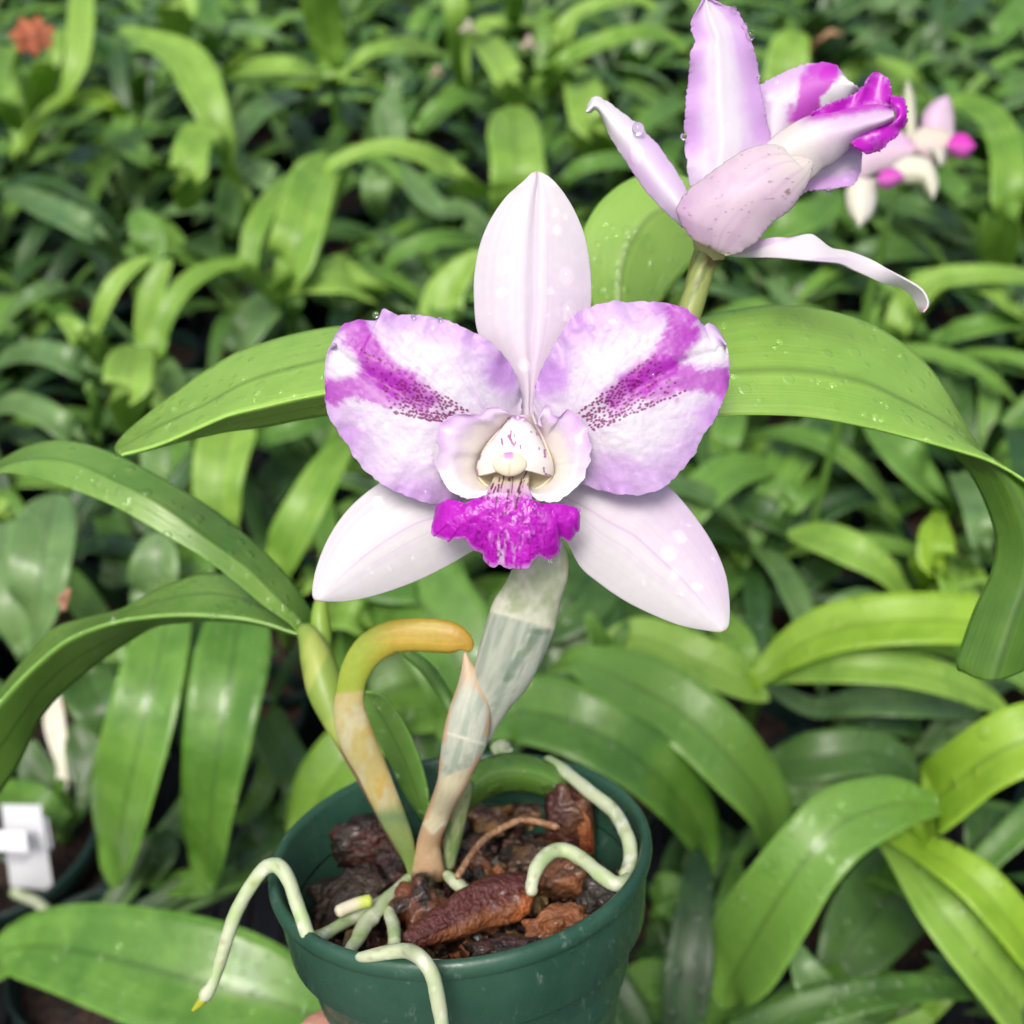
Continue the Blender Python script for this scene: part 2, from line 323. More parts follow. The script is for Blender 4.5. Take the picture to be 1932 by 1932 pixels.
TAP = lambda s: np.where(s > .88, np.sqrt(np.clip(1-((s-.88)/.12)**2, .0, 1)), 1)
def traced(parent, pts, zs, mat, fold=.14, n=34, name='leaf', crown=None, k=.35, wave=.03):
    """pts (x,y,width) in photo units; zs heights of base, middle, tip in metres"""
    q = cr(pts, n); s = np.linspace(0, 1, n); z = zs[0]*2*(s-.5)*(s-1)-zs[1]*4*s*(s-1)+zs[2]*2*s*(s-.5)     # one smooth arc through base, middle and tip
    z = np.convolve(np.r_[[z[0]]*3, z, [z[-1]]*3], np.ones(7)/7, 'valid')
    d = dz(q[:, 1], z); C3 = P(q[:, 0], q[:, 1], d)
    t2 = np.gradient(q[:, :2], axis=0); t2 /= np.linalg.norm(t2, axis=1)[:, None]
    S0 = t2[:, 1:2]*RT + t2[:, 0:1]*UP      # perpendicular to the run, in the picture plane
    t = np.gradient(C3, axis=0); t /= np.linalg.norm(t, axis=1)[:, None]
    S1 = np.cross(t, [0, 0, 1.]); S1 /= np.linalg.norm(S1, axis=1)[:, None]+1e-9
    sg = np.sign(np.sum(S1*S0, 1)); sg[sg == 0] = 1
    S = S1*sg[:, None]*(1-k)+S0*k; S /= np.linalg.norm(S, axis=1)[:, None]
    comp = np.clip(np.sum(S*S0, 1), .55, 1)
    comp = np.convolve(np.r_[[comp[0]]*3, comp, [comp[-1]]*3], np.ones(7)/7, 'valid')
    hw = q[:, 2]/2*d/FOC/comp*TAP(s)
    if crown is not None and np.linalg.norm(C3[0]-crown) < .16 and .01 < np.linalg.norm(C3[0]-crown):
        m = 9; a = np.linspace(0, 1, m, endpoint=False)[:, None]
        mid = (C3[0]+crown)/2*np.array([1, 1, 1]); 
        ext = (1-a)**2*crown + 2*a*(1-a)*(C3[0]-(C3[2]-C3[0])*2) + a**2*C3[0]
        C3 = np.vstack([ext, C3]); hw = np.r_[np.linspace(.004, hw[0], m), hw]; S = np.vstack([np.repeat(S[:1], m, 0), S])
    else: hw = hw*np.clip(.3+s/.15, 0, 1)
    return ribbon(name, parent, C3, hw, S, M[mat], fold, wave=wave)

POT_BIG = [(.0365, .0), (.0385, .0006), (.0385, .009), (.0362, .0105), (.0285, .075), (.0, .0752)]
POT_IN = [(.0363, .0003), (.0345, .012), (.0335, .016)]
def smallpot(root, x, y, mat='potold', r=1.):
    prof = [(a*r, b) for a, b in POT_BIG]; inn = [(a*r, b) for a, b in POT_IN]
    lathe('pot', root, inn[::-1]+prof, (x, y, .077), (0, 0, 1), M[mat], 40)
    lathe('potting_bark', root, [(.0, .013), (.02*r, .012), (.0346*r, .0145)], (x, y, .077), (0, 0, 1), M['medium'], 24)
potxy = []
# every traced plant: label, crown (x, y in photo units, height m), leaves 'tile colour z0,z1,z2 fold: x,y,w ...'
TR = [
 ('tall seedling with one upright light blade and an arching lime leaf, upper left corner', 'A', (100, 900, .17), '''
A L .20,.27,.31|100,830,50 210,680,90 350,560,100 430,400,130 460,200,150 470,-90,130
A Y .23,.25,.22|300,640,60 450,560,95 600,575,110 730,660,40
A L .20,.27,.29|200,640,90 230,520,150 290,330,100 350,150,60
A L .25,.27,.22|40,270,130 -5,440,120 50,620,130 115,745,45
A M .18,.20,.17|90,880,60 20,840,90 -60,820,80'''),
 ('seedling whose longest leaf arches to the upper left above a short hanging lime leaf', 'A', (1370, 1150, .15), '''
A L .19,.27,.28|1390,1120,60 1310,950,80 1240,750,150 1150,520,225 1050,340,210 850,230,130 670,160,60
A L .25,.25,.20|1230,790,80 1130,770,160 1085,880,200 1075,1020,190 1045,1200,60
A P .20,.22,.20|1310,880,70 1390,720,170 1500,610,160 1720,540,60
A M .18,.20,.19|1290,1340,100 1295,1170,140 1300,1000,100'''),
 ('seedling with a very pale upright leaf beside a dark one at the top edge', 'A', (1120, 330, .20), '''
A L .26,.29,.31|1000,240,150 1015,100,190 1050,-80,150
A M .24,.27,.28|1180,320,90 1190,150,140 1175,-20,130
A P .24,.27,.24|1180,250,60 1330,170,105 1500,190,90 1720,290,40'''),
 ('seedling with a broad upright light blade at the top edge left of centre', 'A', (1890, 480, .19), '''
A L .24,.28,.32|1885,430,130 1850,260,200 1825,100,220 1810,-90,220
A L .23,.25,.22|1840,440,60 1650,390,120 1450,390,110 1290,450,60
A Y .22,.24,.24|1270,420,50 1370,320,80 1490,240,50
B L .24,.26,.22|10,430,60 150,310,95 330,275,100 570,300,90
B L .23,.24,.21|-20,420,100 100,440,110 220,450,70
A P .22,.22,.18|1980,420,130 1800,550,100 1690,670,40'''),
 ('seedling with a long grey green leaf lying out to the left edge', 'A', (760, 1560, .15), '''
A P .19,.24,.20|700,1520,70 620,1390,140 450,1270,200 250,1170,190 80,1095,110 0,1085,40
A D .17,.19,.17|590,820,60 500,870,130 380,950,150 290,1070,60
A M .17,.20,.17|600,720,70 680,800,120 800,880,120 960,970,70
A P .17,.20,.17|1290,1260,70 1150,1180,90 1000,1190,100 870,1250,40
A M .18,.21,.22|850,1560,150 850,1420,190 830,1300,180 760,1190,70'''),
 ('upright forked light green seedling left of the broad hanging lime leaf', 'A', (820, 1990, .16), '''
A L .19,.23,.24|540,1990,90 570,1800,110 650,1620,110 750,1520,90 870,1450,40
A L .20,.23,.22|880,1960,140 960,1750,130 1090,1590,120 1250,1510,80 1520,1470,60
A L .19,.22,.24|850,1990,150 840,1800,150 880,1620,150 960,1460,60
A L .20,.22,.22|500,1990,110 420,1860,100 330,1790,40
A P .17,.20,.17|480,1660,60 300,1630,100 150,1690,100 10,1830,70'''),
 ('seedling with the broadest hanging lime leaf, left of the upright pale sepal', 'A', (1640, 1780, .16), '''
A L .26,.26,.21|1890,905,150 1790,1010,250 1730,1200,280 1680,1400,290 1640,1590,240 1620,1700,110
B L .27,.27,.21|-20,920,90 200,840,95 400,865,120 600,960,130 750,1060,90 880,1120,50
A L .23,.25,.24|1410,1470,110 1450,1300,130 1560,1120,120 1720,970,70
A L .21,.23,.20|1600,1640,70 1750,1600,160 1930,1590,230 2060,1640,200 2110,1680,90
A P .18,.20,.18|1360,900,90 1440,970,200 1560,1040,180 1640,1060,70
A D .16,.17,.15|1320,1440,90 1180,1390,180 1040,1380,110
A P .16,.18,.17|1340,1990,220 1440,1830,280 1560,1690,200 1600,1620,90
A M .16,.18,.19|1660,1830,70 1650,1740,120 1640,1650,160'''),
 ('seedling with a yellow green upright shoot and cream buds at the top edge', 'B', (690, 560, .18), '''
B L .20,.27,.31|690,520,50 650,320,80 650,120,130 640,-90,140
B L .22,.26,.22|740,160,100 870,320,170 960,480,170 1000,600,150
B L .24,.25,.19|980,600,170 975,760,290 995,920,300 1000,1120,310 990,1280,200
B M .20,.22,.19|420,740,60 520,620,80 700,560,90 880,610,70
B L .24,.26,.22|700,230,60 800,150,90 950,130,70 1180,140,60
B P .20,.22,.24|300,830,230 270,660,210 310,510,100 355,430,25
B M .25,.28,.3|970,150,80 980,40,110 985,-80,110'''),
 ('seedling with pale hanging leaf tips under the long arching leaf, upper middle', 'B', (330, 900, .15), '''
B P .19,.18,.14|250,940,120 200,1020,200 200,1130,180 225,1260,60
B P .19,.20,.18|350,950,90 450,1090,170 560,1190,140 700,1200,140 840,1290,90
B M .17,.20,.18|190,1600,50 330,1440,100 550,1360,110 800,1370,100
B L .17,.19,.21|560,1850,260 590,1680,230 680,1550,170 800,1420,60
B D .14,.15,.14|420,1330,260 440,1500,250 330,1650,180
B P .15,.17,.15|430,1750,180 330,1640,200 310,1520,90
B D .16,.17,.15|30,560,100 60,680,120 190,760,60'''),
 ('seedling with two long light leaves arching behind the tip of the left narrow sepal', 'B', (1200, 520, .18), '''
B L .22,.28,.27|1200,420,100 1240,260,130 1300,120,110 1430,40,100 1640,0,80 1800,60,60
B L .22,.27,.24|1110,480,60 1250,370,140 1420,270,130 1640,200,110 1830,210,90 1960,300,60
B L .22,.23,.17|1240,400,100 1350,470,190 1390,640,220 1460,800,210 1560,900,120
B M .18,.21,.18|1210,1080,60 1350,960,100 1550,920,110 1740,960,80
B M .2,.21,.19|1620,760,80 1780,660,110 1932,560,130
B D .14,.15,.14|1180,780,250 1200,950,260 1190,1130,200'''),
 ('seedling with broad light leaf standing behind the right hand flower', 'C', (560, 620, .17), '''
C L .21,.25,.27|560,640,230 580,450,250 600,300,220 650,180,140
C L .23,.25,.22|880,500,60 1000,390,130 1180,400,150 1330,520,130 1420,640,70
C tan .25,.26,.26|720,270,40 790,200,70 910,190,20
C D .24,.27,.27|900,330,80 1060,280,150 1250,330,100
C D .26,.29,.3|700,190,120 850,60,150 1000,-60,130
C P .25,.27,.27|1180,120,120 1150,20,150 1140,-60,120'''),
 ('seedling with long bowed light leaf down the right edge beside the distant pink flowers', 'C', (1790, 1600, .14), '''
C L .25,.26,.17|1480,600,80 1620,600,120 1760,700,160 1830,900,190 1830,1150,200 1790,1400,190 1780,1560,150
C D .27,.30,.30|1280,360,70 1420,200,140 1600,60,150 1750,-80,120
C M .27,.29,.3|1640,270,90 1780,200,130 1900,60,120 1980,-60,100
C P .24,.26,.23|1330,380,40 1550,330,80 1750,420,90 1850,500,50
C M .22,.24,.22|1700,560,80 1820,500,110 1990,440,110'''),
 ('seedling with arching leaves just under the distant pink flowers', 'C', (1750, 1420, .14), '''
C M .20,.22,.17|1420,960,90 1530,1060,120 1640,1160,120 1720,1290,60
C D .18,.19,.15|1080,1130,90 1300,1170,170 1500,1250,160 1720,1390,70
C D .15,.16,.13|900,1480,120 1150,1420,200 1400,1430,180 1600,1520,90
C D .15,.16,.13|600,1700,120 850,1600,180 1100,1640,150 1250,1720,80
C M .19,.21,.2|420,1380,110 600,1280,190 780,1200,180 890,1090,70'''),
 ('seedling with forked light leaves at the right edge beside the drooping sepal', 'C', (1280, 1900, .14), '''
C L .18,.22,.21|1220,1830,140 1300,1700,160 1450,1590,130 1700,1560,120 2000,1580,110
C L .20,.21,.17|1560,1600,70 1740,1640,120 1850,1740,110 1960,1830,50
C M .17,.19,.18|1430,1930,70 1600,1870,120 1800,1830,120 2000,1820,90
C D .15,.16,.14|1300,2010,140 1450,2050,190 1560,2300,200 1620,2600,120'''),
 ('dark seedling with two pale arching leaves at the left edge under the grey leaf', 'D', (560, 620, .13), '''
D P .17,.21,.17|600,280,80 480,170,150 330,90,150 160,70,130 -20,120,110
D P .15,.18,.15|500,620,60 400,520,130 250,410,140 100,360,130 -40,370,110
D M .16,.19,.21|540,520,60 545,360,60 500,230,50
D D .14,.16,.17|480,560,70 600,440,90 700,330,40'''),
 ('seedling with broad light leaves hanging behind the left leaf of the potted orchid', 'D', (1150, 1150, .13), '''
D L .22,.24,.17|790,40,120 745,130,240 730,260,250 725,400,150 745,500,60
D M .17,.19,.20|950,900,200 940,700,270 960,540,260 990,430,160
D L .17,.20,.21|1260,1080,190 1240,850,280 1270,640,310 1320,470,300
D P .19,.2,.21|900,140,150 960,220,160 1020,330,120
D D .14,.15,.14|620,1000,160 680,1200,180 640,1400,160
D M .14,.15,.14|1100,1400,250 1080,1230,240 1020,1130,120
D P .15,.17,.18|880,1480,260 885,1300,290 900,1150,190 930,1090,70'''),
 ('seedling with a slanting light leaf between the left petal and the lower left sepal', 'D', (1560, 1400, .13), '''
D L .17,.21,.21|1570,1340,180 1650,1120,240 1770,880,230 1880,690,170 2010,540,80
D M .18,.20,.18|1380,580,110 1600,520,130 1800,450,130 2000,400,90
D L .15,.17,.15|1700,1420,60 1750,1350,130 1850,1330,100
D D .14,.15,.13|1500,900,200 1600,750,200 1750,650,150'''),
 ('seedling with two big dull green leaves standing at the left edge', 'D', (180, 1780, .12), '''
D P .15,.20,.20|180,1760,90 215,1560,260 235,1300,370 270,1050,320 330,860,150
D P .15,.18,.18|130,1760,70 60,1500,220 20,1250,230 30,1020,160
D L .15,.18,.17|60,1060,100 0,980,140 -80,900,100
D D .12,.14,.12|700,1750,200 550,1850,260 430,2000,200'''),
 ('seedling whose two long leaves hang side by side at lower left', 'N', (400, 1130, .17), '''
N OWN2 .22,.20,.11|322,1150,80 300,1240,115 272,1360,132 245,1480,134 225,1590,105 214,1678,30
N OWN2 .22,.20,.11|455,1150,100 440,1250,140 420,1370,135 403,1490,112 393,1600,90 393,1688,26
N M .21,.20,.14|385,1180,50 372,1260,60 362,1360,50 366,1440,20
N P .20,.20,.18|400,1215,50 450,1205,60 510,1215,40'''),
 ('dark seedling in the shade between the hanging leaves and the hand held pot', 'F', (450, 1500, .09), '''
F M .10,.11,.09|1560,1040,60 1300,1110,120 1050,1140,130 810,1110,60
F M .12,.12,.10|1520,300,90 1520,520,130 1440,700,120 1320,790,60
F D .12,.13,.11|1500,200,200 1600,400,220 1700,600,200 1620,850,150
F D .11,.12,.11|1330,1000,150 1500,880,220 1650,700,160
F D .11,.12,.1|900,850,90 930,950,160 880,1060,110'''),
 ('small seedling with cream sheath beside the white plant tag', 'F', (350, 840, .085), '''
F D .10,.11,.12|330,640,60 250,560,170 190,440,160 190,320,50
F D .10,.11,.12|470,680,60 490,520,180 470,350,190 420,220,80
F M .09,.10,.12|380,850,90 370,700,90 340,540,60
F M .10,.11,.10|360,780,90 220,700,190 80,640,160 -20,620,90
F cream .11,.12,.13|350,470,50 330,330,100 310,180,110 325,40,30
F tan .12,.125,.12|360,80,40 420,130,70 500,250,30
F D .12,.14,.12|640,310,60 570,160,250 500,0,280 450,-150,150'''),
 ('plant whose single wide leaf crosses the lower left corner under the hanging root', 'F', (2300, 1950, .10), '''
F OWN2 .13,.16,.13|2300,2010,160 1900,1925,260 1500,1790,480 1150,1700,560 750,1590,500 400,1510,400 100,1500,260 -80,1560,140'''),
 ('seedling with a light leaf tip against the left rim of the hand held pot', 'H', (130, 1500, .12), '''
N L .17,.16,.12|722,1330,60 680,1400,110 620,1480,115 575,1560,75 560,1600,25
N M .19,.19,.15|700,1120,130 780,1130,170 850,1220,170 880,1320,140 860,1420,80
N M .14,.15,.16|740,1300,150 830,1280,190 930,1250,120
N D .12,.14,.14|820,1440,180 900,1400,160 960,1300,120
N L .18,.2,.18|610,1170,40 660,1160,60 700,1190,30
N M .20,.20,.18|640,1040,60 720,1080,120 800,1090,130 860,1170,90'''),
 ('seedling with two wet spotted leaves bowed to the lower right of the sheathed stem', 'H', (930, 1380, .14), '''
N OWN2 .20,.21,.13|915,1380,40 985,1345,112 1080,1366,126 1180,1418,124 1255,1480,112 1315,1560,80 1345,1650,24
N OWN2 .19,.20,.12|1100,1250,60 1190,1290,112 1290,1350,128 1380,1440,126 1445,1530,98 1460,1640,30
N D .15,.16,.15|1010,1180,90 1080,1130,140 1130,1060,100
N D .14,.15,.13|1060,1260,130 1160,1190,150 1220,1120,100'''),
 ('small forked seedling under the lower right sepal', 'E', (-440, 2000, .15), '''
N L .18,.19,.17|1150,1215,40 1210,1205,70 1290,1235,85 1380,1278,70 1452,1322,22
N M .15,.18,.20|1150,1300,45 1135,1230,45 1108,1155,16
N M .15,.18,.19|1155,1290,40 1160,1230,36 1185,1170,12
N L .18,.19,.17|1345,1160,40 1392,1215,60 1432,1300,24'''),
 ('dark leaved plant low in the shade below the big right leaf', 'E', (950, 850, .12), '''
E D .17,.17,.13|880,380,300 930,560,330 950,700,220 960,820,80
E M .20,.20,.14|1080,460,130 1220,620,240 1350,780,220 1440,900,140 1480,1010,60
E M .15,.17,.15|-40,1080,160 100,880,220 300,740,190 580,710,60
E D .14,.15,.13|250,900,120 450,970,180 680,1110,110
E M .15,.16,.14|590,960,80 680,850,150 760,720,120
E M .15,.16,.14|560,580,60 720,600,110 860,700,80
E D .14,.15,.14|780,880,70 1050,860,100 1320,880,80
E M .16,.17,.16|230,620,150 260,480,180 300,380,120'''),
 ('seedling with a small pale leaf reaching left in the gap at right', 'E', (1300, 1520, .12), '''
E L .15,.18,.16|1290,1480,80 1130,1300,160 950,1190,200 750,1110,170 590,1080,50
E D .12,.14,.13|1300,1350,150 1150,1180,200 1050,1060,120
E P .15,.16,.15|1200,1540,90 1050,1480,140 900,1510,130 770,1600,60
E D .12,.13,.12|450,1460,120 330,1520,170 300,1650,140
E D .12,.13,.11|650,1400,120 780,1300,150 880,1250,90'''),
 ('lime and grey seedling standing left of the drooping tip of the big right leaf', 'E', (1460, 1020, .14), '''
E Y .19,.19,.14|1450,990,70 1430,1120,190 1420,1280,180 1450,1450,120
E P .19,.21,.18|1560,760,90 1650,900,170 1690,1080,180 1680,1250,130
E L .16,.18,.15|1600,1480,220 1570,1350,260 1560,1220,180'''),
 ('bright lime leaved seedling at right with a second leaf curving beneath', 'E', (430, 1900, .13), '''
E Y .18,.22,.21|430,1900,90 600,1760,180 850,1640,250 1200,1590,280 1600,1590,270 2050,1640,200
E L .17,.20,.16|450,1900,80 800,1860,150 1200,1860,190 1500,1930,180 1700,2020,130 1880,2130,40
E P .14,.16,.14|800,2080,100 1100,2040,160 1500,2060,150 1700,2110,70'''),
 ('largest seedling at lower right with leaves splayed four ways', 'G', (1250, 900, .15), '''
G OWN2 .22,.22,.12|1420,690,110 1180,690,260 900,800,350 700,1000,370 530,1250,400 380,1500,380 270,1700,260 215,1860,70
G Y .20,.25,.26|1330,800,220 1500,620,270 1700,450,300 1932,330,330 2250,250,300
G Y .19,.20,.14|1230,880,100 1450,990,190 1650,1130,250 1820,1320,260 2000,1560,220 2200,1850,120
G L .18,.18,.12|1160,930,70 1300,1090,170 1450,1290,260 1650,1540,310 1850,1790,330 2080,2080,280'''),
 ('pale upright leaf growing at the bottom edge right of the pot', 'G', (800, 2150, .10), '''
G P .13,.16,.17|930,2150,340 840,1950,310 740,1730,230 680,1600,150 650,1470,50
G M .12,.13,.12|240,1850,60 110,1880,220 20,2010,260 -40,2200,180
G M .12,.13,.12|250,1850,60 370,1890,230 430,2030,290 480,2200,200
G D .10,.11,.10|1450,950,150 1250,1120,420 1020,1400,420 880,1620,260 840,1750,110
G D .09,.10,.09|900,1680,150 1060,1760,300 1220,1900,320 1350,2100,200
G L .11,.12,.12|1380,1880,90 1480,1760,110 1580,1650,70'''),
 ('dark seedling in the shade behind the largest splayed plant at lower right', 'G', (900, 420, .10), '''
G D .14,.16,.14|480,480,120 700,440,240 950,400,230 1180,430,190 1350,560,80
G P .14,.15,.13|620,640,120 800,560,190 1000,520,160 1180,560,70
G D .13,.14,.13|900,260,160 1100,200,190 1350,250,150
G D .12,.14,.14|1700,1080,160 1700,900,230 1720,700,230
G P .13,.14,.14|1560,330,60 1600,260,150 1700,200,80
G M .11,.12,.10|300,1010,60 290,1180,150 230,1380,180 120,1520,150
G D .10,.11,.10|60,1150,160 150,950,220 260,820,160
G M .10,.12,.12|30,1650,120 -60,1720,200 -120,1850,200'''),
 ('dark seedling half hidden at the bottom edge right of the pot', 'G', (-60, 1500, .08), '''
N M .11,.12,.11|1235,1700,40 1265,1690,70 1290,1730,50
N D .09,.10,.09|1330,1560,70 1300,1640,100 1290,1740,110 1330,1850,80
N M .11,.12,.10|1180,1960,100 1215,1900,130 1260,1890,110 1300,1950,60
N D .09,.10,.09|1220,1780,60 1300,1800,90 1370,1760,60'''),
]
def conv(tile, txt):
    p = [tuple(float(v) for v in a.split(',')) for a in txt.split()]
    return p if tile == 'N' else T(tile, p)
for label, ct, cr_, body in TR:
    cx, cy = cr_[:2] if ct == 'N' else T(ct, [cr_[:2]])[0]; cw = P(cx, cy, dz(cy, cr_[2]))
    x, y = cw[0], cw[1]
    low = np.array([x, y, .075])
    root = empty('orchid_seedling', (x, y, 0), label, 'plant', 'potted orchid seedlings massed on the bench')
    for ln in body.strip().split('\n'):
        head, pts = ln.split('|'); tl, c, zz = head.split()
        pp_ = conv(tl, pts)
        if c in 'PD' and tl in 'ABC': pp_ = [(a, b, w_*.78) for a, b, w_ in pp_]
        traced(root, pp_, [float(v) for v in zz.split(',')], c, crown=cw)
    st = np.array([low+(cw-low)*t for t in np.linspace(0, 1, 10)])
    tube('stem', root, st, np.linspace(.003, .0042, 10)*(1+.3*np.sin(np.linspace(0, 3.1, 10))), M['M'], k=10)
    smallpot(root, x, y); potxy.append((x, y))

# ------------------------------------------------------------------ lower fill: potted seedlings in rows, copied
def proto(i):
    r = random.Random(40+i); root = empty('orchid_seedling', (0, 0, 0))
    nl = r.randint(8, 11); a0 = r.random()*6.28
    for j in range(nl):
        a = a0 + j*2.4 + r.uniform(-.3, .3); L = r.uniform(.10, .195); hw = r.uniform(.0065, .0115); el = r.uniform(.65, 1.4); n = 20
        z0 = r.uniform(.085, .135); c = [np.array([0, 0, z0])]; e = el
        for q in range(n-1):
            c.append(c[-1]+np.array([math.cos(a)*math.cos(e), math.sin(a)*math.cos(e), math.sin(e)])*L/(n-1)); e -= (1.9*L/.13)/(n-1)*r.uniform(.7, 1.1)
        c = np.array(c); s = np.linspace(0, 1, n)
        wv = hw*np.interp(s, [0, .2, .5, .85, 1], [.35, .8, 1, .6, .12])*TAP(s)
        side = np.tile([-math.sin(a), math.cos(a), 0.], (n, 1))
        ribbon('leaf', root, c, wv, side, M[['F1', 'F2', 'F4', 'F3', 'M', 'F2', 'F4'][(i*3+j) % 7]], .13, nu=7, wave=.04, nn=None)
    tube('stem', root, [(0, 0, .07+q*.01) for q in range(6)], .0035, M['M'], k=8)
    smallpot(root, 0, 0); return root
def copy_tree(o, parent=None):
    c = o.copy(); COL.objects.link(c); c.parent = parent
    for ch in [x for x in o.children]: copy_tree(ch, c)
    return c
protos = [proto(i) for i in range(7)]; used = [False]*7
LOOK = ['narrow dark seedling', 'arching green seedling', 'bushy drooping seedling', 'grey green seedling', 'spreading green seedling', 'compact dark seedling', 'loose splayed seedling']
def nth(n): return f"{n}{'th' if 10 <= n % 100 <= 20 else {1: 'st', 2: 'nd', 3: 'rd'}.get(n % 10, 'th')}"
WORD = 'one two three four five six seven eight nine ten eleven twelve thirteen fourteen fifteen sixteen seventeen eighteen nineteen twenty'.split()+['far']*30
rowi = 0
row = 0; y = .10
nfill = 0
while y < 2.35:
    st = .086 if y < .8 else (.092 if y < 1.2 else .105)
    ordn = 0
    half = .30 + y*.60
    x = -half + (row % 2)*st/2
    while x < half:
        px, py = x+rnd.uniform(-.008, .008), y+rnd.uniform(-.008, .008)
        x += st
        if any(math.hypot(px-a, py-b) < .07 for a, b in potxy): continue
        ray = Vector((px, py, .12))-Vector(CAM); dd = ray@Vector(FW); ix = 966+FOC*(ray@Vector(RT))/dd; iy = 966-FOC*(ray@Vector(UP))/dd; mg_ = .07*FOC/dd
        if not (-mg_*2.1 < ix < 1932+mg_*2.1 and -mg_ < iy < 1932+mg_*1.3): continue
        if py < .47 and px < .04 and ix > -240: continue
        i = rnd.randrange(7); ordn += 1
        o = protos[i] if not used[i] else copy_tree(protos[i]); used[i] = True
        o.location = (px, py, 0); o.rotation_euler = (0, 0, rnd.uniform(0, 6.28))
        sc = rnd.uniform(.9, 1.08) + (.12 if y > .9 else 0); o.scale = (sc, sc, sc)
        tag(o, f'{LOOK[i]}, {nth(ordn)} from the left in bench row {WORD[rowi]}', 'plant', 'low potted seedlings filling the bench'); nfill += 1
    if ordn: rowi += 1
    y += st*.9; row += 1
for i in range(7):
    if not used[i]:
        for ch in list(protos[i].children): bpy.data.objects.remove(ch)
        bpy.data.objects.remove(protos[i])
print('fill plants', nfill)

# ------------------------------------------------------------------ neighbour pot with its white tag, lower left
pc = P(-2, 1562, .575); pr = .0515
nb = empty('plant_pot', (pc[0], pc[1], 0), 'dark green plastic pot cut off by the left edge, holding the white tag', 'plant pot')
hh = pc[2]
lathe('wall', nb, [(pr-.003, .002), (pr-.002, 0), (pr, .0008), (pr, .011), (pr-.003, .013), (pr-.012, hh-.001), (0, hh-.0005)], pc, (0, 0, 1), M['potold'], 64)
lathe('inner_wall', nb, [(pr-.0031, .0025), (pr-.006, .02), (pr-.007, .024)], pc, (0, 0, 1), M['potold'], 64)
lathe('potting_bark', nb, [(0, .017), (pr*.5, .016), (pr-.0066, .019)], pc, (0, 0, 1), M['medium'], 40)
tg = empty('plant_tag', P(40, 1690, .56), 'blank looking white plastic plant tag bent over the rim of the dark pot', 'plant tag')
flatc = lambda c: (lambda S, U, X, Y: np.broadcast_to(np.array(c, float), X.shape+(3,)))
tA = P(np.array([3, 77, 101, 20]), np.array([1518, 1519, 1680, 1672]), np.array([.535, .535, .555, .555])); tB = P(np.array([-60, 48, 53, -60]), np.array([1566, 1567, 1606, 1605]), .531)
solid(mesh('upright_strip', tA, [[0, 1, 2, 3]], M['white'], tg, smooth=False), .0005); solid(mesh('folded_strip', tB, [[0, 1, 2, 3]], M['white'], tg, smooth=False), .0005)
tC = P(np.array([77, 90, 99, 88]), np.array([1540, 1543, 1600, 1602]), np.array([.540, .541, .548, .548])); solid(mesh('side_fold', tC, [[0, 1, 2, 3]], M['white'], tg, smooth=False), .0005)
for i in range(3): patch('printed_line', tg, [T('F', [(10+6*i, 975+16*i), (168-18*i, 976+16*i)]), T('F', [(10+6*i, 983+16*i), (168-18*i, 984+16*i)])], lambda S, U, X, Y: .5445+.0, M['grey'], None, 3, 2, None)
rootcol = lambda S, TH, X, Y: mixc(np.broadcast_to([.60, .66, .44], X.shape+(3,)), (.34, .46, .20), ss(.45, .75, fbm(X*.03, Y*.03, 3)))
q = cr([(20, 1680), (40, 1690), (65, 1700), (95, 1722)], 12)
tag(tube('aerial_root', None, P(q[:, 0], q[:, 1], .545), .0026, M['root'], rootcol, k=12), 'short pale root lying over the rim of the dark pot at the left edge', 'root')

# ------------------------------------------------------------------ the hand-held green pot
AX = -.087*RT+.962*UP-.258*FW; AX /= np.linalg.norm(AX)
PC = P(868, 1585, .2443)
def PP(x, y, h):
    """point h metres below the rim plane of the tilted pot, seen at photo position x, y"""
    r = P(x, y, 1.)-CAM; o = PC-AX*h; return CAM + r*((o-CAM)@AX/(r@AX))
def PPd(x, y, h): return (PP(x, y, h)-CAM)@FW
pot = empty('plant_pot', PC-AX*.078, 'small green plastic pot held in a hand, full of bark and pale roots', 'plant pot')
lathe('wall', pot, [(.0409, .0042), (.0406, .006), (.0396, .0172), (.0390, .0180), (.0378, .0186), (.0374, .0195), (.0322, .040), (.0262, .0765), (.0252, .078), (0, .078)], PC, AX, M['pot'], 96)
lathe('rim', pot, [(.0384, .0125), (.0394, .0015), (.0399, .0004), (.0406, 0), (.0414, .0003), (.0419, .0012), (.0420, .0024), (.0417, .0036), (.0410, .0042)], PC, AX, M['pot'], 128)
lathe('inner_wall', pot, [(.0381, .0127), (.0372, .018), (.0352, .030)], PC, AX, M['pot'], 96)
e1 = np.cross(AX, [0, 1, .1]); e1 /= np.linalg.norm(e1); e2 = np.cross(AX, e1)
n, k = 40, 90; rr, th = np.meshgrid(np.linspace(0, .0358, n), np.linspace(0, 2*math.pi, k, endpoint=False), indexing='ij')
hx, hy = rr*np.cos(th), rr*np.sin(th); hn = .0215-.006*(fbm(hx*260, hy*260, 5)-.3)
Vm = PC + e1*hx[..., None]+e2*hy[..., None]-AX*hn[..., None]
tag(mesh('fine_bark', Vm, gridF(n, k, True), M['medium']), 'dark wet fine bark filling the green pot between the chunks', 'bark', kind='stuff')

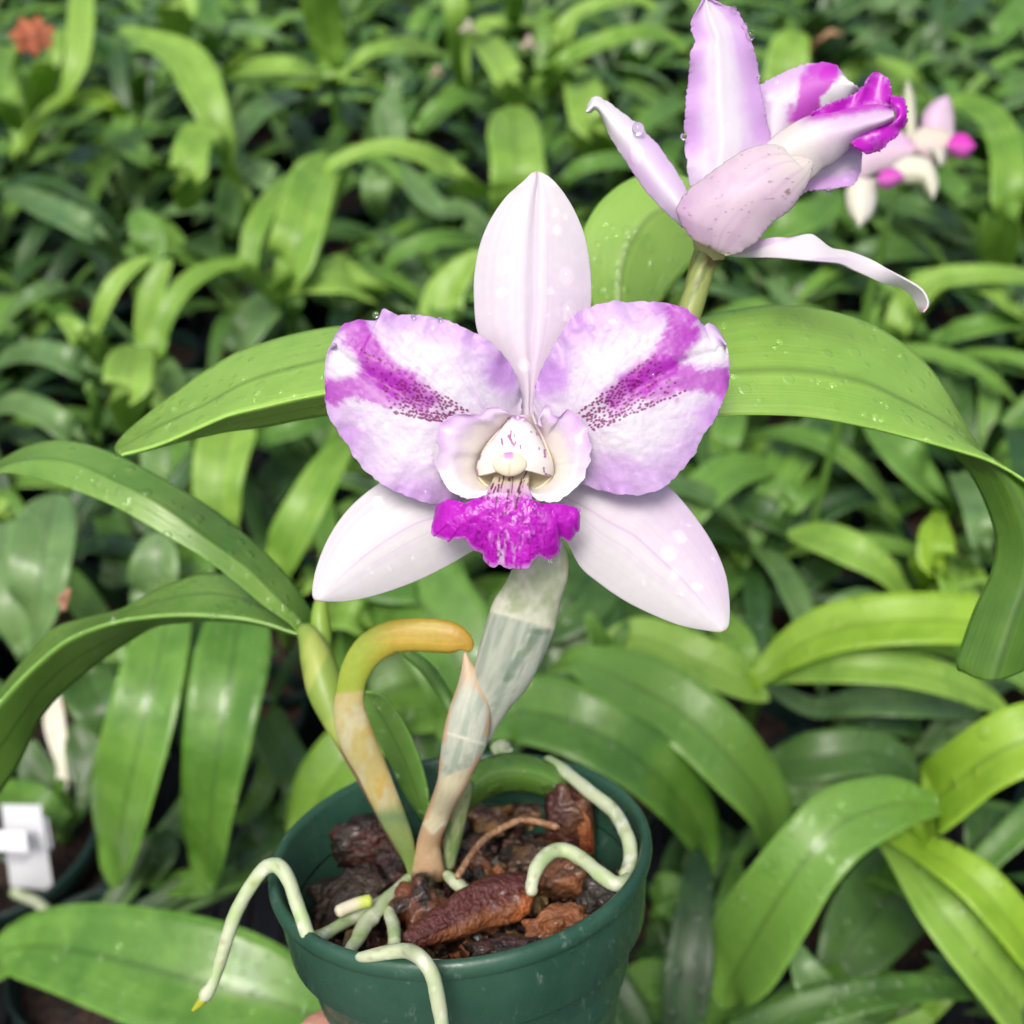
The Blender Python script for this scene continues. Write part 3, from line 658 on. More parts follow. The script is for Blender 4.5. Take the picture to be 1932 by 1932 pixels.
def chunk(x, y, h, size, c1, c2, label, seed, rot=0., edge=None):
    """angular wet piece of fir bark; size = half length, half depth, half height in metres"""
    bm = bmesh.new(); bmesh.ops.create_icosphere(bm, subdivisions=4, radius=1)
    v = np.array([p.co for p in bm.verts]); F = [[p.index for p in f.verts] for f in bm.faces]; bm.free()
    v = np.sign(v)*np.abs(v)**.78
    nz = fbm(v[:, 0]*1.7+seed, v[:, 1]*1.7+v[:, 2]*1.3, seed)-.5; nz2 = fbm(v[:, 0]*6+seed, v[:, 1]*6+v[:, 2]*4, seed+5)-.5
    nz3 = fbm(v[:, 0]*13+seed, v[:, 2]*13+v[:, 1]*9, seed+7)-.5
    v = v*(1+1.0*nz+.26*nz2+.05*nz3)[:, None]*np.asarray(size)*1.12
    cs, sn = math.cos(rot), math.sin(rot)
    o = PP(x, y, h)
    bx = RT*cs+UP*sn; bx = bx-AX*(bx@AX)*.6; bx /= np.linalg.norm(bx); bz = AX-bx*(AX@bx); bz /= np.linalg.norm(bz); by = np.cross(bz, bx)
    W = o+v[:, :1]*bx+v[:, 1:2]*by+v[:, 2:3]*bz
    f = ss(.35, .65, fbm(v[:, 0]*420+seed, (v[:, 1]+v[:, 2])*300, seed+2)+ (0 if edge is None else edge*v[:, 0]/size[0]*.3))
    C = mixc(np.broadcast_to(np.array(c1, float), W.shape), c2, f)*(.75+.5*vn(v[:, 0]*1500, v[:, 1]*1500+v[:, 2]*900, seed))[:, None]
    return tag(mesh('bark_chunk', W, F, M['bark'], None, C), label, 'bark', 'bark chunks in the hand held pot')
MR, BR, OR, DK = (.062, .018, .013), (.105, .042, .018), (.27, .095, .032), (.018, .010, .007)
chunk(1070, 1552, .009, (.0052, .004, .0080), MR, BR, 'dark maroon bark chunk with an orange broken edge, back right of the pot', 3, .1, .9)
chunk(1103, 1562, .010, (.0015, .003, .0068), OR, (.22, .05, .02), 'thin orange bark slab standing beside the dark maroon chunk', 14, .25)
chunk(1060, 1655, .011, (.0055, .005, .0045), BR, (.24, .09, .035), 'crumbly reddish brown bark chunk under the loop of white root at right', 5, .2)
chunk(1055, 1752, .0095, (.0068, .004, .0035), (.20, .07, .025), OR, 'orange brown bark chunk against the right front rim', 6, .35, .3)
chunk(795, 1712, .011, (.0052, .005, .0055), DK, (.16, .05, .02), 'dark rough bark chunk right under the base of the stem', 7, 1.2)
chunk(690, 1585, .010, (.0075, .004, .0045), MR, DK, 'dark red bark chunk at the back left wall of the pot', 8, .4)
chunk(655, 1690, .013, (.0075, .006, .004), DK, (.05, .03, .02), 'blackish bark chunk at the left behind the bud like root tip', 9, .9)
chunk(925, 1548, .013, (.0045, .0035, .003), (.07, .03, .015), (.25, .13, .04), 'small bark chunk with ochre crumbs behind the thin twig', 10, .2)
chunk(1000, 1620, .014, (.0060, .0045, .003), DK, (.10, .05, .02), 'dark bark chunk behind the large glossy one', 11, .5)
chunk(900, 1610, .015, (.004, .004, .003), DK, BR, 'small dark bark chunk right of the stem', 12, .5)
chunk(1125, 1690, .014, (.0045, .005, .004), DK, (.06, .05, .04), 'grey black bark chunk at the right wall of the pot', 13, .5)
chunk(745, 1640, .015, (.005, .004, .003), DK, MR, 'dark bark chunk left of the stem base', 15, 2.)
chunk(960, 1800, .010, (.0075, .003, .003), DK, MR, 'dark bark sliver under the large glossy chunk at the front rim', 16, .1)
chunk(985, 1535, .016, (.005, .004, .003), (.05, .02, .012), (.18, .08, .03), 'brown bark chunk deep at the back of the pot', 17, .3)
V, F = [], []; C = []
r_ = random.Random(5)
for i in range(520):
    a, q_ = r_.uniform(0, 6.283), .0345*math.sqrt(r_.random()); hgt_ = .0155+.002*r_.random()
    o = PC+e1*q_*math.cos(a)+e2*q_*math.sin(a)-AX*hgt_; sz = r_.uniform(.0004, .0017); ax_ = [Vector((r_.gauss(0, 1), r_.gauss(0, 1), r_.gauss(0, 1))).normalized() for _ in range(2)]
    u1 = ax_[0]; u2 = u1.cross(ax_[1]).normalized(); u3 = u1.cross(u2); b = len(V); cc = np.array(r_.choice([MR, BR, OR, DK, DK, (.30, .19, .07)]))*r_.uniform(.5, 1.2)
    for sx in (-1, 1):
        for sy in (-1, 1):
            for sz_ in (-1, 1): V.append(o+np.array(u1)*sx*sz*1.6*r_.uniform(.6, 1)+np.array(u2)*sy*sz*r_.uniform(.6, 1)+np.array(u3)*sz_*sz*.6); C.append(cc)
    F += [[b+q for q in f] for f in ([0, 1, 3, 2], [4, 6, 7, 5], [0, 4, 5, 1], [2, 3, 7, 6], [0, 2, 6, 4], [1, 5, 7, 3])]
tag(mesh('bark_crumbs', V, F, M['bark'], None, C, smooth=False), 'loose crumbs of bark scattered between the chunks in the green pot', 'bark', kind='stuff')
# the big glossy chunk across the front
q = cr([(762, 1782), (790, 1768), (850, 1738), (920, 1702), (975, 1690), (1008, 1690)], 60)
wd = np.interp(np.linspace(0, 1, 60), [0, .12, .4, .75, .93, 1], [34, 50, 78, 100, 88, 60])
c3 = np.array([PP(a, b, .0085) for a, b in q])
def bigcol(S, TH, X, Y):
    c = np.broadcast_to(np.array([.090, .018, .013]), X.shape+(3,)); yy = Y-np.interp(X, q[:, 0], q[:, 1])
    c = mixc(c, (.21, .072, .025), ss(2, 20, yy+34*(fbm(X*.06, Y*.12, 2)-.5))*ss(780, 850, X))
    c = mixc(c, (.42, .12, .03), ss(955, 1000, X+30*(fbm(X*.1, Y*.1, 7)-.5))*ss(-12, 8, yy))
    c = mixc(c, (.22, .17, .16), ss(.62, .8, fbm(X*.09, Y*.07, 4))*ss(-18, 0, yy)*(1-ss(8, 26, yy))*ss(840, 880, X))
    return c*(.7+.6*vn(X*.5, Y*.5, 3))[..., None]
tag(tube('bark_chunk', None, c3, wd/2*.222/FOC, M['bark'], bigcol, k=72,
    bump=lambda S, TH: 1+.40*(vn(S*4, np.cos(TH)*2+5, 2)-.5)+.14*(vn(S*11, np.cos(TH)*3+np.sin(TH)*3+9, 4)-.5)+.05*(vn(S*30, np.cos(TH)*6, 8)-.5)+.12*np.cos(3*TH+.5)),
    'largest glossy dark maroon bark chunk lying across the front of the pot', 'bark', 'bark chunks in the hand held pot')
tw = cr([(862, 1656), (895, 1605), (922, 1577), (960, 1556), (985, 1547), (1015, 1551), (1055, 1561)], 40)
tag(tube('twig', None, [PP(a, b, .004) for a, b in tw], .0008, M['bark'], lambda S, TH, X, Y: mixc(np.broadcast_to([.30, .15, .08], X.shape+(3,)), (.42, .24, .13), ss(.4, .7, vn(X*.1, Y*.1, 2))), k=10), 'thin bent brown twig between the stem and the maroon bark chunk', 'twig')

# ------------------------------------------------------------------ the orchid: bulbs, stems, leaves, roots
orch = empty('orchid_plant', PP(800, 1660, .015), 'orchid with two white and magenta flowers rising from the hand held green pot', 'orchid')
def stemcol(S, TH, X, Y):
    x, y = (X-588.7)/.34372, (Y-1071.7)/.34372
    ax = x+.32*y                                            # across the leaning cane
    c = np.broadcast_to(np.array([.47, .52, .42]), X.shape+(3,))
    c = mixc(c, (.30, .37, .29), ss(.52, .72, vn(ax*.055, y*.003, 3))*.8)
    c = mixc(c, (.50, .52, .44), ss(.55, .8, vn(ax*.11, y*.004, 8))*.6)
    rg = 240+.28*(x-1010); up = ss(rg+6, rg-12, y)
    c = mixc(c, (.62, .64, .50), up)
    c = mixc(c, (.20, .30, .08), up*ss(.42, .75, fbm(x*.012, y*.010, 6))*.5)
    c = mixc(c, (.24, .34, .11), ss(60, -60, y)*ss(1300, 1150, x)*.9)
    c = mixc(c, (.66, .66, .50), np.exp(-((y-rg)/11)**2)*.9)
    c = mixc(c, (.52, .33, .22), ss(1385, 1425, x)*ss(180, 60, y))
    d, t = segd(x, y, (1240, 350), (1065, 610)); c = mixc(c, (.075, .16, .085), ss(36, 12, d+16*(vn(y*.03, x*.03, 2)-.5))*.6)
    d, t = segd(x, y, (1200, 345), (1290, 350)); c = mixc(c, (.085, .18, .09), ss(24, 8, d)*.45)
    return c*(.92+.16*vn(ax*.3, y*.02, 5))[..., None]
pts = [(905, 930, 150, .2315), (935, 820, 200, .2300), (985, 700, 255, .2275), (1040, 590, 315, .225), (1085, 480, 350, .2225), (1160, 270, 372, .2185), (1212, 140, 325, .216), (1262, 10, 300, .2135), (1290, -70, 240, .2125), (1300, -160, 150, .2115)]
def z4p(pts): return [Z4([p[:2]])[0]+(p[2]*.34372, p[3]) for p in pts]
pxtube('stem', orch, z4p(pts), M['sheath'], stemcol, n=120, k=64, flat=(FW, .45))
def lowcol(S, TH, X, Y):
    x, y = (X-588.7)/.34372, (Y-1071.7)/.34372; ax = x+.3*y
    c = np.broadcast_to(np.array([.50, .53, .43]), X.shape+(3,))
    c = mixc(c, (.33, .40, .31), ss(.5, .72, vn(ax*.06, y*.003, 3))*.8)
    c = mixc(c, (.15, .24, .15), ss(.5, .75, fbm(x*.02, y*.02, 2))*ss(940, 990, y)*ss(1160, 1090, y)*.45)
    rg = 905+.30*(x-740); c = mixc(c, (.66, .65, .52), np.exp(-((y-rg)/9)**2))
    bl = 1160-.38*(x-690); low = ss(bl-8, bl+8, y)
    c = mixc(c, (.62, .57, .38), low)
    lx = np.interp(y, [460, 620, 800, 950, 1100, 1300, 1500], [838, 800, 742, 714, 692, 650, 580]); rx = np.interp(y, [460, 620, 780, 950, 1080, 1180, 1400, 1500], [845, 905, 985, 960, 900, 850, 740, 702])
    e = np.minimum(np.abs(x-lx), np.abs(rx-x)); c = mixc(c, (.60, .38, .23), ss(30, 6, e)*ss(.25, .6, vn(y*.02, x*.01, 4)+low*.2)*.9)
    c = mixc(c, (.58, .40, .24), ss(720, 560, y)*.75)
    bt = 1430+25*np.sin(x*.05); c = mixc(c, (.52, .34, .19), ss(bt-10, bt+15, y)*.9); c = mixc(c, (.68, .66, .52), np.exp(-((y-bt)/10)**2)*ss(640, 680, x))
    c = mixc(c, (.66, .50, .30), ss(.5, .7, fbm(x*.02, y*.012, 7))*ss(1480, 1540, y)*.6)
    c = mixc(c, (.16, .10, .05), ss(1640, 1700, y+30*(fbm(x*.04, y*.03, 4)-.5)))
    return c*(.92+.16*vn(ax*.3, y*.02, 5))[..., None]
b0 = PPd(808, 1655, .010)
pts = [(640, 1730, 150, b0), (640, 1690, 195, b0), (638, 1610, 160, b0-.001), (642, 1500, 128, b0-.003), (675, 1400, 130, b0-.006), (715, 1300, 138, b0-.009), (768, 1180, 165, .2335), (797, 1080, 200, .2310), (836, 950, 245, .2285), (862, 820, 240, .2268), (872, 710, 195, .2258), (864, 600, 112, .2250), (846, 500, 38, .2246), (839, 462, 10, .2246)]
pxtube('sheathed_stem', orch, z4p(pts), M['sheath'], lowcol, n=140, k=64, flat=(FW, .7))
def yelcol(S, TH, X, Y):
    x, y = (X-588.7)/.34372, (Y-1071.7)/.34372
    c = np.broadcast_to(np.array([.52, .44, .17]), X.shape+(3,))
    c = mixc(c, (.56, .52, .30), ss(.45, .7, fbm(x*.012, y*.006, 3)))
    c = mixc(c, (.54, .36, .08), ss(.6, .8, fbm(x*.014, y*.010, 9))*ss(700, 800, y)*.8)
    g = ss(1270, 1380, y+20*np.sin(x*.03)); c = mixc(c, (.27, .36, .12), g); c = mixc(c, (.17, .28, .06), ss(1450, 1600, y)*.8); c = mixc(c, (.17, .27, .13), np.exp(-((y-1370)/35)**2)*.7)
    tp = ss(700, 672, y+.12*x-20); c = mixc(c, (.31, .40, .045), tp)
    f = ss(230, 520, x)*tp; c = mixc(c, (.44, .33, .04), f); c = mixc(c, (.44, .27, .03), ss(600, 850, x)*tp)
    c = mixc(c, (.56, .36, .06), ss(.5, .8, vn(x*.004, y*.09, 5))*f*.6)
    return c*(.94+.12*vn(x*.05, y*.05, 5))[..., None]
pts = [(548, 1690, 35, b0), (535, 1600, 70, b0-.001), (500, 1490, 112, b0-.003), (444, 1370, 142, b0-.006), (386, 1240, 158, .2400), (325, 1100, 170, .2375), (265, 980, 190, .2350), (226, 870, 190, .2330), (206, 770, 172, .2315), (212, 670, 150, .230), (240, 560, 160, .2290), (312, 452, 175, .2280), (420, 385, 178, .2270), (540, 366, 184, .2262), (680, 370, 184, .2256), (775, 384, 168, .2252), (832, 408, 118, .2250), (856, 438, 70, .2250), (862, 462, 22, .2250)]
pxtube('old_pseudobulb', orch, z4p(pts), M['sheath'], yelcol, n=160, k=48, flat=(FW, .42), bump=lambda S, TH: 1+.035*(vn(TH*3, S*3, 4)-.5)*2+.03*(vn(TH*8, S*9, 6)-.5))
gb = [(570, 1180, 26, .264), (584, 1205, 44, .263), (600, 1250, 64, .261), (616, 1305, 70, .259), (634, 1360, 50, .257), (658, 1420, 26, .256), (700, 1500, 20, .254), (748, 1590, 18, PPd(748, 1590, .008)), (790, 1645, 18, PPd(790, 1645, .013))]
def gbcol(S, TH, X, Y):
    c = np.broadcast_to(np.array([.24, .36, .06]), X.shape+(3,)); c = mixc(c, (.38, .46, .10), ss(.4, .7, vn(X*.04+Y*.02, Y*.01, 3)))
    return mixc(c, (.20, .12, .07), ss(1385, 1430, Y))
pxtube('green_pseudobulb', orch, gb, M['sheath'], gbcol, n=80, k=32)
pxtube('leaf_stalk', orch, [(606, 1240, 34, .266), (606, 1200, 40, .268), (604, 1160, 34, .269), (606, 1128, 22, .270)], M['sheath'], lambda S, TH, X, Y: np.broadcast_to([.26, .42, .06], X.shape+(3,)), n=20)
pxtube('new_shoot', orch, [(845, 1640, 22, b0+.004), (855, 1580, 34, b0+.003), (872, 1500, 36, b0), (882, 1470, 30, b0-.001)], M['sheath'], lambda S, TH, X, Y: mixc(np.broadcast_to([.17, .27, .09], X.shape+(3,)), (.34, .4, .2), ss(.5, .7, vn(X*.2, Y*.02, 3))), n=30)
def bladepatch(name, parent, edges, dfn, mat, ns=70, nu=18, thick=.0006): return patch(name, parent, edges, dfn, M[mat], None, ns, nu, thick)
def spine(pts, n=30):
    q = cr(pts, n); t = np.gradient(q[:, :2], axis=0); t /= np.linalg.norm(t, axis=1)[:, None]; nrm = np.stack([-t[:, 1], t[:, 0]], 1)
    h = (q[:, 2]/2*TAP(np.linspace(0, 1, n)))[:, None]
    return q[:, :2]+nrm*h, q[:, :2]-nrm*h
a, b = spine([(805, 1545, 16), (785, 1490, 44), (762, 1430, 56), (735, 1375, 58), (708, 1330, 50), (690, 1305, 20)])
bladepatch('leaf', orch, [a, b], lambda S, U, X, Y: .258+.003*U-.003*S, 'M')
a, b = spine([(872, 1515, 36), (905, 1478, 62), (950, 1458, 70), (1005, 1462, 66), (1050, 1484, 52), (1085, 1520, 20)])
bladepatch('leaf', orch, [a, b], lambda S, U, X, Y: PPd(860, 1500, 0.0)-.003+.010*S-.006*np.sin(math.pi*U), 'M')
pxtube('leaf_stalk', orch, [(760, 1225, 18, .268), (805, 1262, 26, .266), (838, 1310, 26, .262), (855, 1350, 20, .26)], M['M'], n=20)
# four long leaves
up = T('D', [(2250, -30), (2100, -70), (1932, -82), (1700, -45), (1500, 10), (1350, 62), (1150, 180), (1000, 290), (850, 405), (715, 520), (655, 600), (682, 646)])
md = T('D', [(2250, 120), (2100, 90), (1932, 95), (1700, 145), (1500, 200), (1350, 260), (1150, 370), (1000, 440), (850, 515), (745, 575), (680, 615), (684, 645)])
rd = T('D', [(2250, 250), (2100, 250), (1932, 275), (1700, 318), (1500, 365), (1300, 415), (1150, 478), (1000, 545), (880, 592), (760, 626), (710, 637), (686, 645)])
lo = T('D', [(2250, 380), (2100, 385), (1932, 402), (1700, 440), (1500, 480), (1300, 505), (1150, 535), (1020, 566), (900, 598), (775, 630), (715, 639), (687, 646)])
bladepatch('leaf', orch, [up, md, rd], lambda S, U, X, Y: .2185+.012*S+.012*(1-U)**1.3-.004*U+.002*np.abs(U-.5), 'OWN', 100, 24)
bladepatch('leaf_underside', orch, [rd, lo], lambda S, U, X, Y: .2147+.012*S+.010*U, 'OWN', 100, 8)
upl = T('D', [(1790, 1600), (1740, 1500), (1640, 1350), (1450, 1150), (1200, 950), (900, 770), (650, 640), (450, 577), (300, 565), (150, 600), (0, 680), (-130, 790)])
mdl = T('D', [(1740, 1640), (1680, 1560), (1560, 1440), (1400, 1280), (1180, 1120), (900, 920), (650, 790), (450, 700), (300, 670), (150, 675), (0, 720), (-130, 800)])
lol = T('D', [(1700, 1660), (1630, 1590), (1500, 1500), (1330, 1360), (1160, 1230), (920, 1090), (660, 940), (430, 845), (300, 800), (150, 762), (0, 745), (-130, 812)])
bladepatch('leaf', orch, [upl, mdl, lol], lambda S, U, X, Y: .264+.010*S+.010*(1-U)-.010*np.sin(math.pi*S)+.007*np.abs(U-.5), 'OWN4', 110, 24)
far = T('D', [(1690, 1625), (1620, 1520), (1500, 1430), (1330, 1330), (1150, 1315), (980, 1370), (830, 1440), (680, 1520), (480, 1570), (320, 1620), (180, 1760), (60, 1900), (-60, 2060), (-150, 2200)])
rdg = T('D', [(1720, 1665), (1640, 1645), (1520, 1605), (1380, 1575), (1200, 1558), (1020, 1552), (850, 1562), (690, 1582), (520, 1630), (370, 1700), (230, 1810), (100, 1935), (-40, 2090), (-150, 2230)])
bot = T('D', [(1725, 1675), (1645, 1655), (1525, 1618), (1385, 1592), (1210, 1580), (1040, 1590), (880, 1612), (740, 1690), (590, 1790), (450, 1900), (320, 2020), (215, 2160), (100, 2400), (-20, 2580)])
bladepatch('leaf', orch, [far, rdg], lambda S, U, X, Y: .268+.006*S+.016*(1-U), 'OWN4', 110, 14)
bladepatch('leaf_underside', orch, [rdg, bot], lambda S, U, X, Y: .268+.006*S+.014*U, 'OWN3', 110, 12)
t1 = [(1235, 655), (1290, 615), (1340, 596), (1430, 579), (1520, 580), (1620, 604), (1700, 647), (1760, 703), (1808, 780), (1846, 845), (1866, 873)]
t2 = [(1235, 735), (1290, 720), (1340, 708), (1430, 700), (1520, 702), (1620, 720), (1700, 755), (1770, 792), (1830, 835), (1868, 868), (1900, 893)]
t3 = [(1235, 795), (1290, 790), (1345, 786), (1430, 783), (1530, 788), (1630, 806), (1720, 828), (1800, 850), (1870, 872), (1932, 906), (2000, 955)]
bladepatch('leaf', orch, [t1, t2, t3], lambda S, U, X, Y: .2130+.012*S**1.5+.014*(1-U)**1.2+.004*np.abs(U-.5)*2*(1-S), 'OWN', 100, 26)
h1 = [(1780, 842), (1822, 880), (1858, 945), (1879, 1020), (1868, 1085), (1838, 1150), (1818, 1205), (1804, 1245), (1808, 1264)]
h2 = [(1872, 873), (1905, 915), (1930, 970), (1945, 1030), (1940, 1090), (1918, 1150), (1900, 1205), (1885, 1250), (1876, 1284)]
h3 = [(2000, 955), (2020, 985), (2035, 1020), (2045, 1060), (2035, 1110), (2025, 1160), (2010, 1200), (1985, 1240)]
bladepatch('leaf_underside', orch, [h1, h2, h3], lambda S, U, X, Y: .2245+.006*S+.006*np.abs(U-.5)*2, 'OWN3', 70, 18)
g1 = [(1128, 640), (1115, 560), (1098, 480), (1104, 430), (1140, 375), (1200, 335), (1270, 330), (1330, 350), (1370, 380)]
g2 = [(1180, 640), (1170, 570), (1175, 500), (1195, 450), (1225, 410), (1260, 395), (1300, 395), (1340, 400), (1372, 392)]
g3 = [(1230, 640), (1236, 590), (1262, 550), (1295, 510), (1325, 480), (1345, 460), (1360, 440), (1370, 420), (1374, 400)]
bladepatch('leaf', orch, [g1, g2, g3], lambda S, U, X, Y: .262+.010*S+.006*np.abs(U-.5)*2, 'OWN', 60, 20)

def root(pts, label=None, r=None):
    """pts x, y, width, h (>=0 below the rim plane) or negative value = explicit distance"""
    q = cr(pts, 50); c = []
    for x, y, w_, h in q: c.append(P(x, y, -h) if h < -.1 else PP(x, y, h))
    c = np.array(c); d = (c-CAM)@FW
    o = tube('root', orch, c, q[:, 2]/2*d/FOC, M['root'], lambda S, TH, X, Y: rc(S, X, Y), k=20, bump=lambda S, TH: 1+.24*(vn(S*9, TH*.6, len(orch.children))-.5)+.09*(vn(S*40, TH*2, 3)-.5))
    if label: o['label'] = label
    return o
def rc(S, X, Y):
    c = np.broadcast_to(np.array([.52, .59, .38]), X.shape+(3,)); c = mixc(c, (.40, .53, .25), ss(.45, .75, fbm(X*.025, Y*.03, 6)))
    c = mixc(c, (.70, .74, .60), ss(.6, .8, fbm(X*.06, Y*.06, 16))); c = mixc(c, (.30, .22, .08), ss(.70, .85, fbm(X*.05, Y*.06, 12))*.6)
    return c
def dcol(h): return h
R1 = [(592, 1775, 24, -.2185), (580, 1762, 26, -.2180), (563, 1715, 27, -.2195), (547, 1665, 27, -.2225), (527, 1635, 27, -.2245), (502, 1636, 27, -.2260), (478, 1664, 26, -.2260), (450, 1712, 26, -.2260), (436, 1745, 27, -.2260), (424, 1785, 25, -.2260), (412, 1825, 24, -.2260), (402, 1856, 22, -.2260), (392, 1872, 26, -.2260), (381, 1888, 26, -.2260)]
root(R1, 'pale root bent over the left rim and hanging outside the pot')
pxtube('root_tip', orch, [(384, 1884, 20, .2260), (374, 1896, 14, .2260), (362, 1908, 5, .2260)], M['root'], lambda S, TH, X, Y: np.broadcast_to([.38, .42, .03], X.shape+(3,)), n=14)
root([(588, 1772, 24, .004), (620, 1758, 24, .006), (660, 1735, 24, .008), (700, 1712, 24, .009), (735, 1690, 22, .009), (768, 1660, 20, .010), (785, 1648, 18, .011)])
root([(652, 1803, 18, .006), (672, 1775, 26, .007), (692, 1742, 30, .008), (718, 1710, 28, .008), (745, 1682, 22, .009)])
root([(744, 1780, 24, .007), (743, 1750, 25, .008), (736, 1722, 24, .009), (752, 1700, 18, .009), (775, 1675, 14, .010)])
fr = PPd(720, 1800, 0)-.001
root([(672, 1806, 16, -(fr+.002)), (700, 1803, 24, -fr), (735, 1797, 27, -(fr-.0012)), (768, 1795, 28, -(fr-.003)), (795, 1808, 28, -.1985), (815, 1838, 28, -.1980), (825, 1880, 28, -.1990), (833, 1925, 28, -.2000), (842, 1990, 27, -.2015), (856, 2060, 24, -.203)], 'pale root arching over the front rim and hanging down the pot wall')
root([(790, 1812, 10, .003), (840, 1818, 13, .003), (900, 1820, 12, .003), (960, 1815, 8, .004)])
root([(930, 1420, 26, -.2790), (946, 1412, 32, -.2790), (962, 1424, 24, -.2790)])
root([(1030, 1432, 22, -.0015), (1075, 1462, 25, -.0015), (1118, 1498, 26, -.001), (1158, 1532, 28, .000), (1184, 1578, 28, .001), (1190, 1615, 28, .003), (1184, 1642, 26, .004), (1172, 1655, 22, .004)], 'long white root curving along the right wall of the pot')
root([(1006, 1690, 20, .004), (1003, 1668, 26, .002), (1014, 1635, 28, .000), (1038, 1609, 27, -.0005), (1066, 1604, 28, .0), (1100, 1622, 28, .001), (1135, 1652, 28, .002), (1165, 1668, 28, .003), (1190, 1655, 24, .004)], 'thick white root arched like a hook at the right of the pot')
root([(842, 1650, 18, .009), (862, 1668, 24, .009), (884, 1682, 20, .011), (905, 1692, 12, .013)])
q = cr([(634, 1722), (655, 1712), (680, 1703), (703, 1698)], 16)
tube('root_bud', orch, [PP(a, b, .0045) for a, b in q], np.array([12]*16)*.225/FOC, M['root'], lambda S, TH, X, Y: mixc(np.broadcast_to([.74, .68, .50], X.shape+(3,)), (.52, .62, .10), ss(665, 690, X)), k=20)

# ------------------------------------------------------------------ colours of the flowers (albedo, with a few highlights and a shading line painted in)
WH, LI, MA, DT, MG = (.775, .735, .81), (.60, .33, .73), (.45, .008, .50), (.22, .002, .15), (.57, .012, .58)
def veins(S, U, n=26, k=1.2): return vn(U*n+.8*vn(S*3, U*3, 4), S*k, 11)
def sepcol(tint, tip=(.62, .48, .36), left=.0):
    def f(S, U, X, Y):
        c = np.broadcast_to(np.array([.77, .755, .765]), X.shape+(3,))
        c = mixc(c, (.72, .55, .76), np.clip(tint(S, U), 0, 1)*.8)
        c = mixc(c, (.66, .48, .72), ss(.50, .75, vn(U*38+1.2*vn(S*3, U*5, 4), S*1.5, 11))*.14)
        c = mixc(c, (.58, .36, .64), np.exp(-((U-.5)/.012)**2)*.5*ss(1., .7, S)+np.exp(-((U-.63)/.01)**2)*.22*ss(.9, .6, S))
        c = mixc(c, tip, ss(.965, .995, S)*.8)
        return c*(.96+.08*fbm(X*.08, Y*.08, 3))[..., None]
    return f
def dots_band(A, B, Cc, D, n, seed):
    """scattered fleck centres in the quad A-B (inner end) to D-C (outer end)"""
    r = random.Random(seed); out = []; rows = 12
    for k in range(rows):
        v = k/(rows-1); s = 0
        while s < 1:
            s += r.uniform(.022, .05)
            if r.random() < .25+.45*ss(.5, 1., np.array(s)) and 0 < k < rows-1: continue
            a = np.array(A)*(1-v)+np.array(B)*v; b = np.array(D)*(1-v)+np.array(Cc)*v
            p = a+(b-a)*s + np.array([r.uniform(-5, 5), r.uniform(-5, 5)]); out.append((p[0], p[1], r.uniform(4.2, 6.4)))
    return out
def petcol(dots, ang, wash, white, lilac):
    ca, sa = math.cos(ang), math.sin(ang)
    def f(S, U, X, Y):
        x, y = (X-573.6)/.4453, (Y-301.9)/.4453
        nz = fbm(X*.05, Y*.05, 3)-.5; nf = fbm(X*.22, Y*.22, 13)-.5
        st = vn((x*-sa+y*ca)*.09, (x*ca+y*sa)*.012, 5)-.5       # streaks running outward
        c = np.broadcast_to(np.array(WH), X.shape+(3,))
        e = np.minimum(U, 1-U); edge = ss(.30, .02, e+.10*nz)*ss(.06, .3, S)
        edge = np.maximum(edge, ss(.72, 1.02, S+.1*nz)*.9)
        c = mixc(c, LI, np.clip(edge*.62+.30*ss(.1, .5, nz+.35*st)+.06, 0, 1))
        for (cx, cy, r1, k_) in lilac: c = mixc(c, (.56, .27, .70), ss(r1, r1*.25, np.hypot(x-cx, y-cy)+60*nz)*k_)
        an = np.arctan2(y-1160, x-(830 if ca < 0 else 1090))+.05*(fbm(X*.04, Y*.04, 33)-.5); c = mixc(c, (.64, .38, .74), ss(.60, .80, vn(an*34, np.hypot(x-960, y-1160)*.004, 41))*.28)
        wv = np.zeros_like(X)
        for a, b, r1, r2, k_ in wash:
            d, t = segd(x, y, a, b); R = r1+(r2-r1)*t; wv = np.maximum(wv, ss(R*1.25, R*.55, d+55*nz+22*st+16*nf)*(k_[0]+(k_[1]-k_[0])*t))
        for (cx, cy, rx, ry, k_) in white:
            wt = ss(1.25, .6, np.hypot((x-cx)/rx, (y-cy)/ry)+.5*nz+.4*st)*k_; wv = wv*(1-wt); c = mixc(c, (.80, .77, .82), wt)
        c = mixc(c, MA, np.clip(wv, 0, 1)*.97); c = mixc(c, (.70, .45, .80), np.clip(wv, 0, 1)*ss(.2, .42, nf)*.3)
        dt = np.zeros_like(X)
        for px, py, r in dots:
            m = (np.abs(x-px) < 14) & (np.abs(y-py) < 14)
            if m.any():
                dx, dy = x[m]-px, y[m]-py; u_ = dx*ca+dy*sa; v_ = -dx*sa+dy*ca
                dt[m] = np.maximum(dt[m], ss(r*1.25, r*.6, np.hypot(u_/1.35, v_)))
        c = mixc(c, DT, dt*.93)
        return c*(.95+.10*vn(X*.35, Y*.35, 21))[..., None]
    return f
fl = lathe('flower', orch, [(0, -.002), (.0022, -.001), (.0026, .001), (.0022, .006), (.0018, .012), (0, .0125)], P(990, 905, .2125), UP*.55-FW*.8, M['lip'], 24)
a_ = fl.data.attributes.new('Col', 'FLOAT_COLOR', 'POINT'); a_.data.foreach_set('color', [.6, .6, .45, 1]*len(fl.data.vertices))
fl['label'] = 'open front facing flower with magenta lip'
D0 = .2
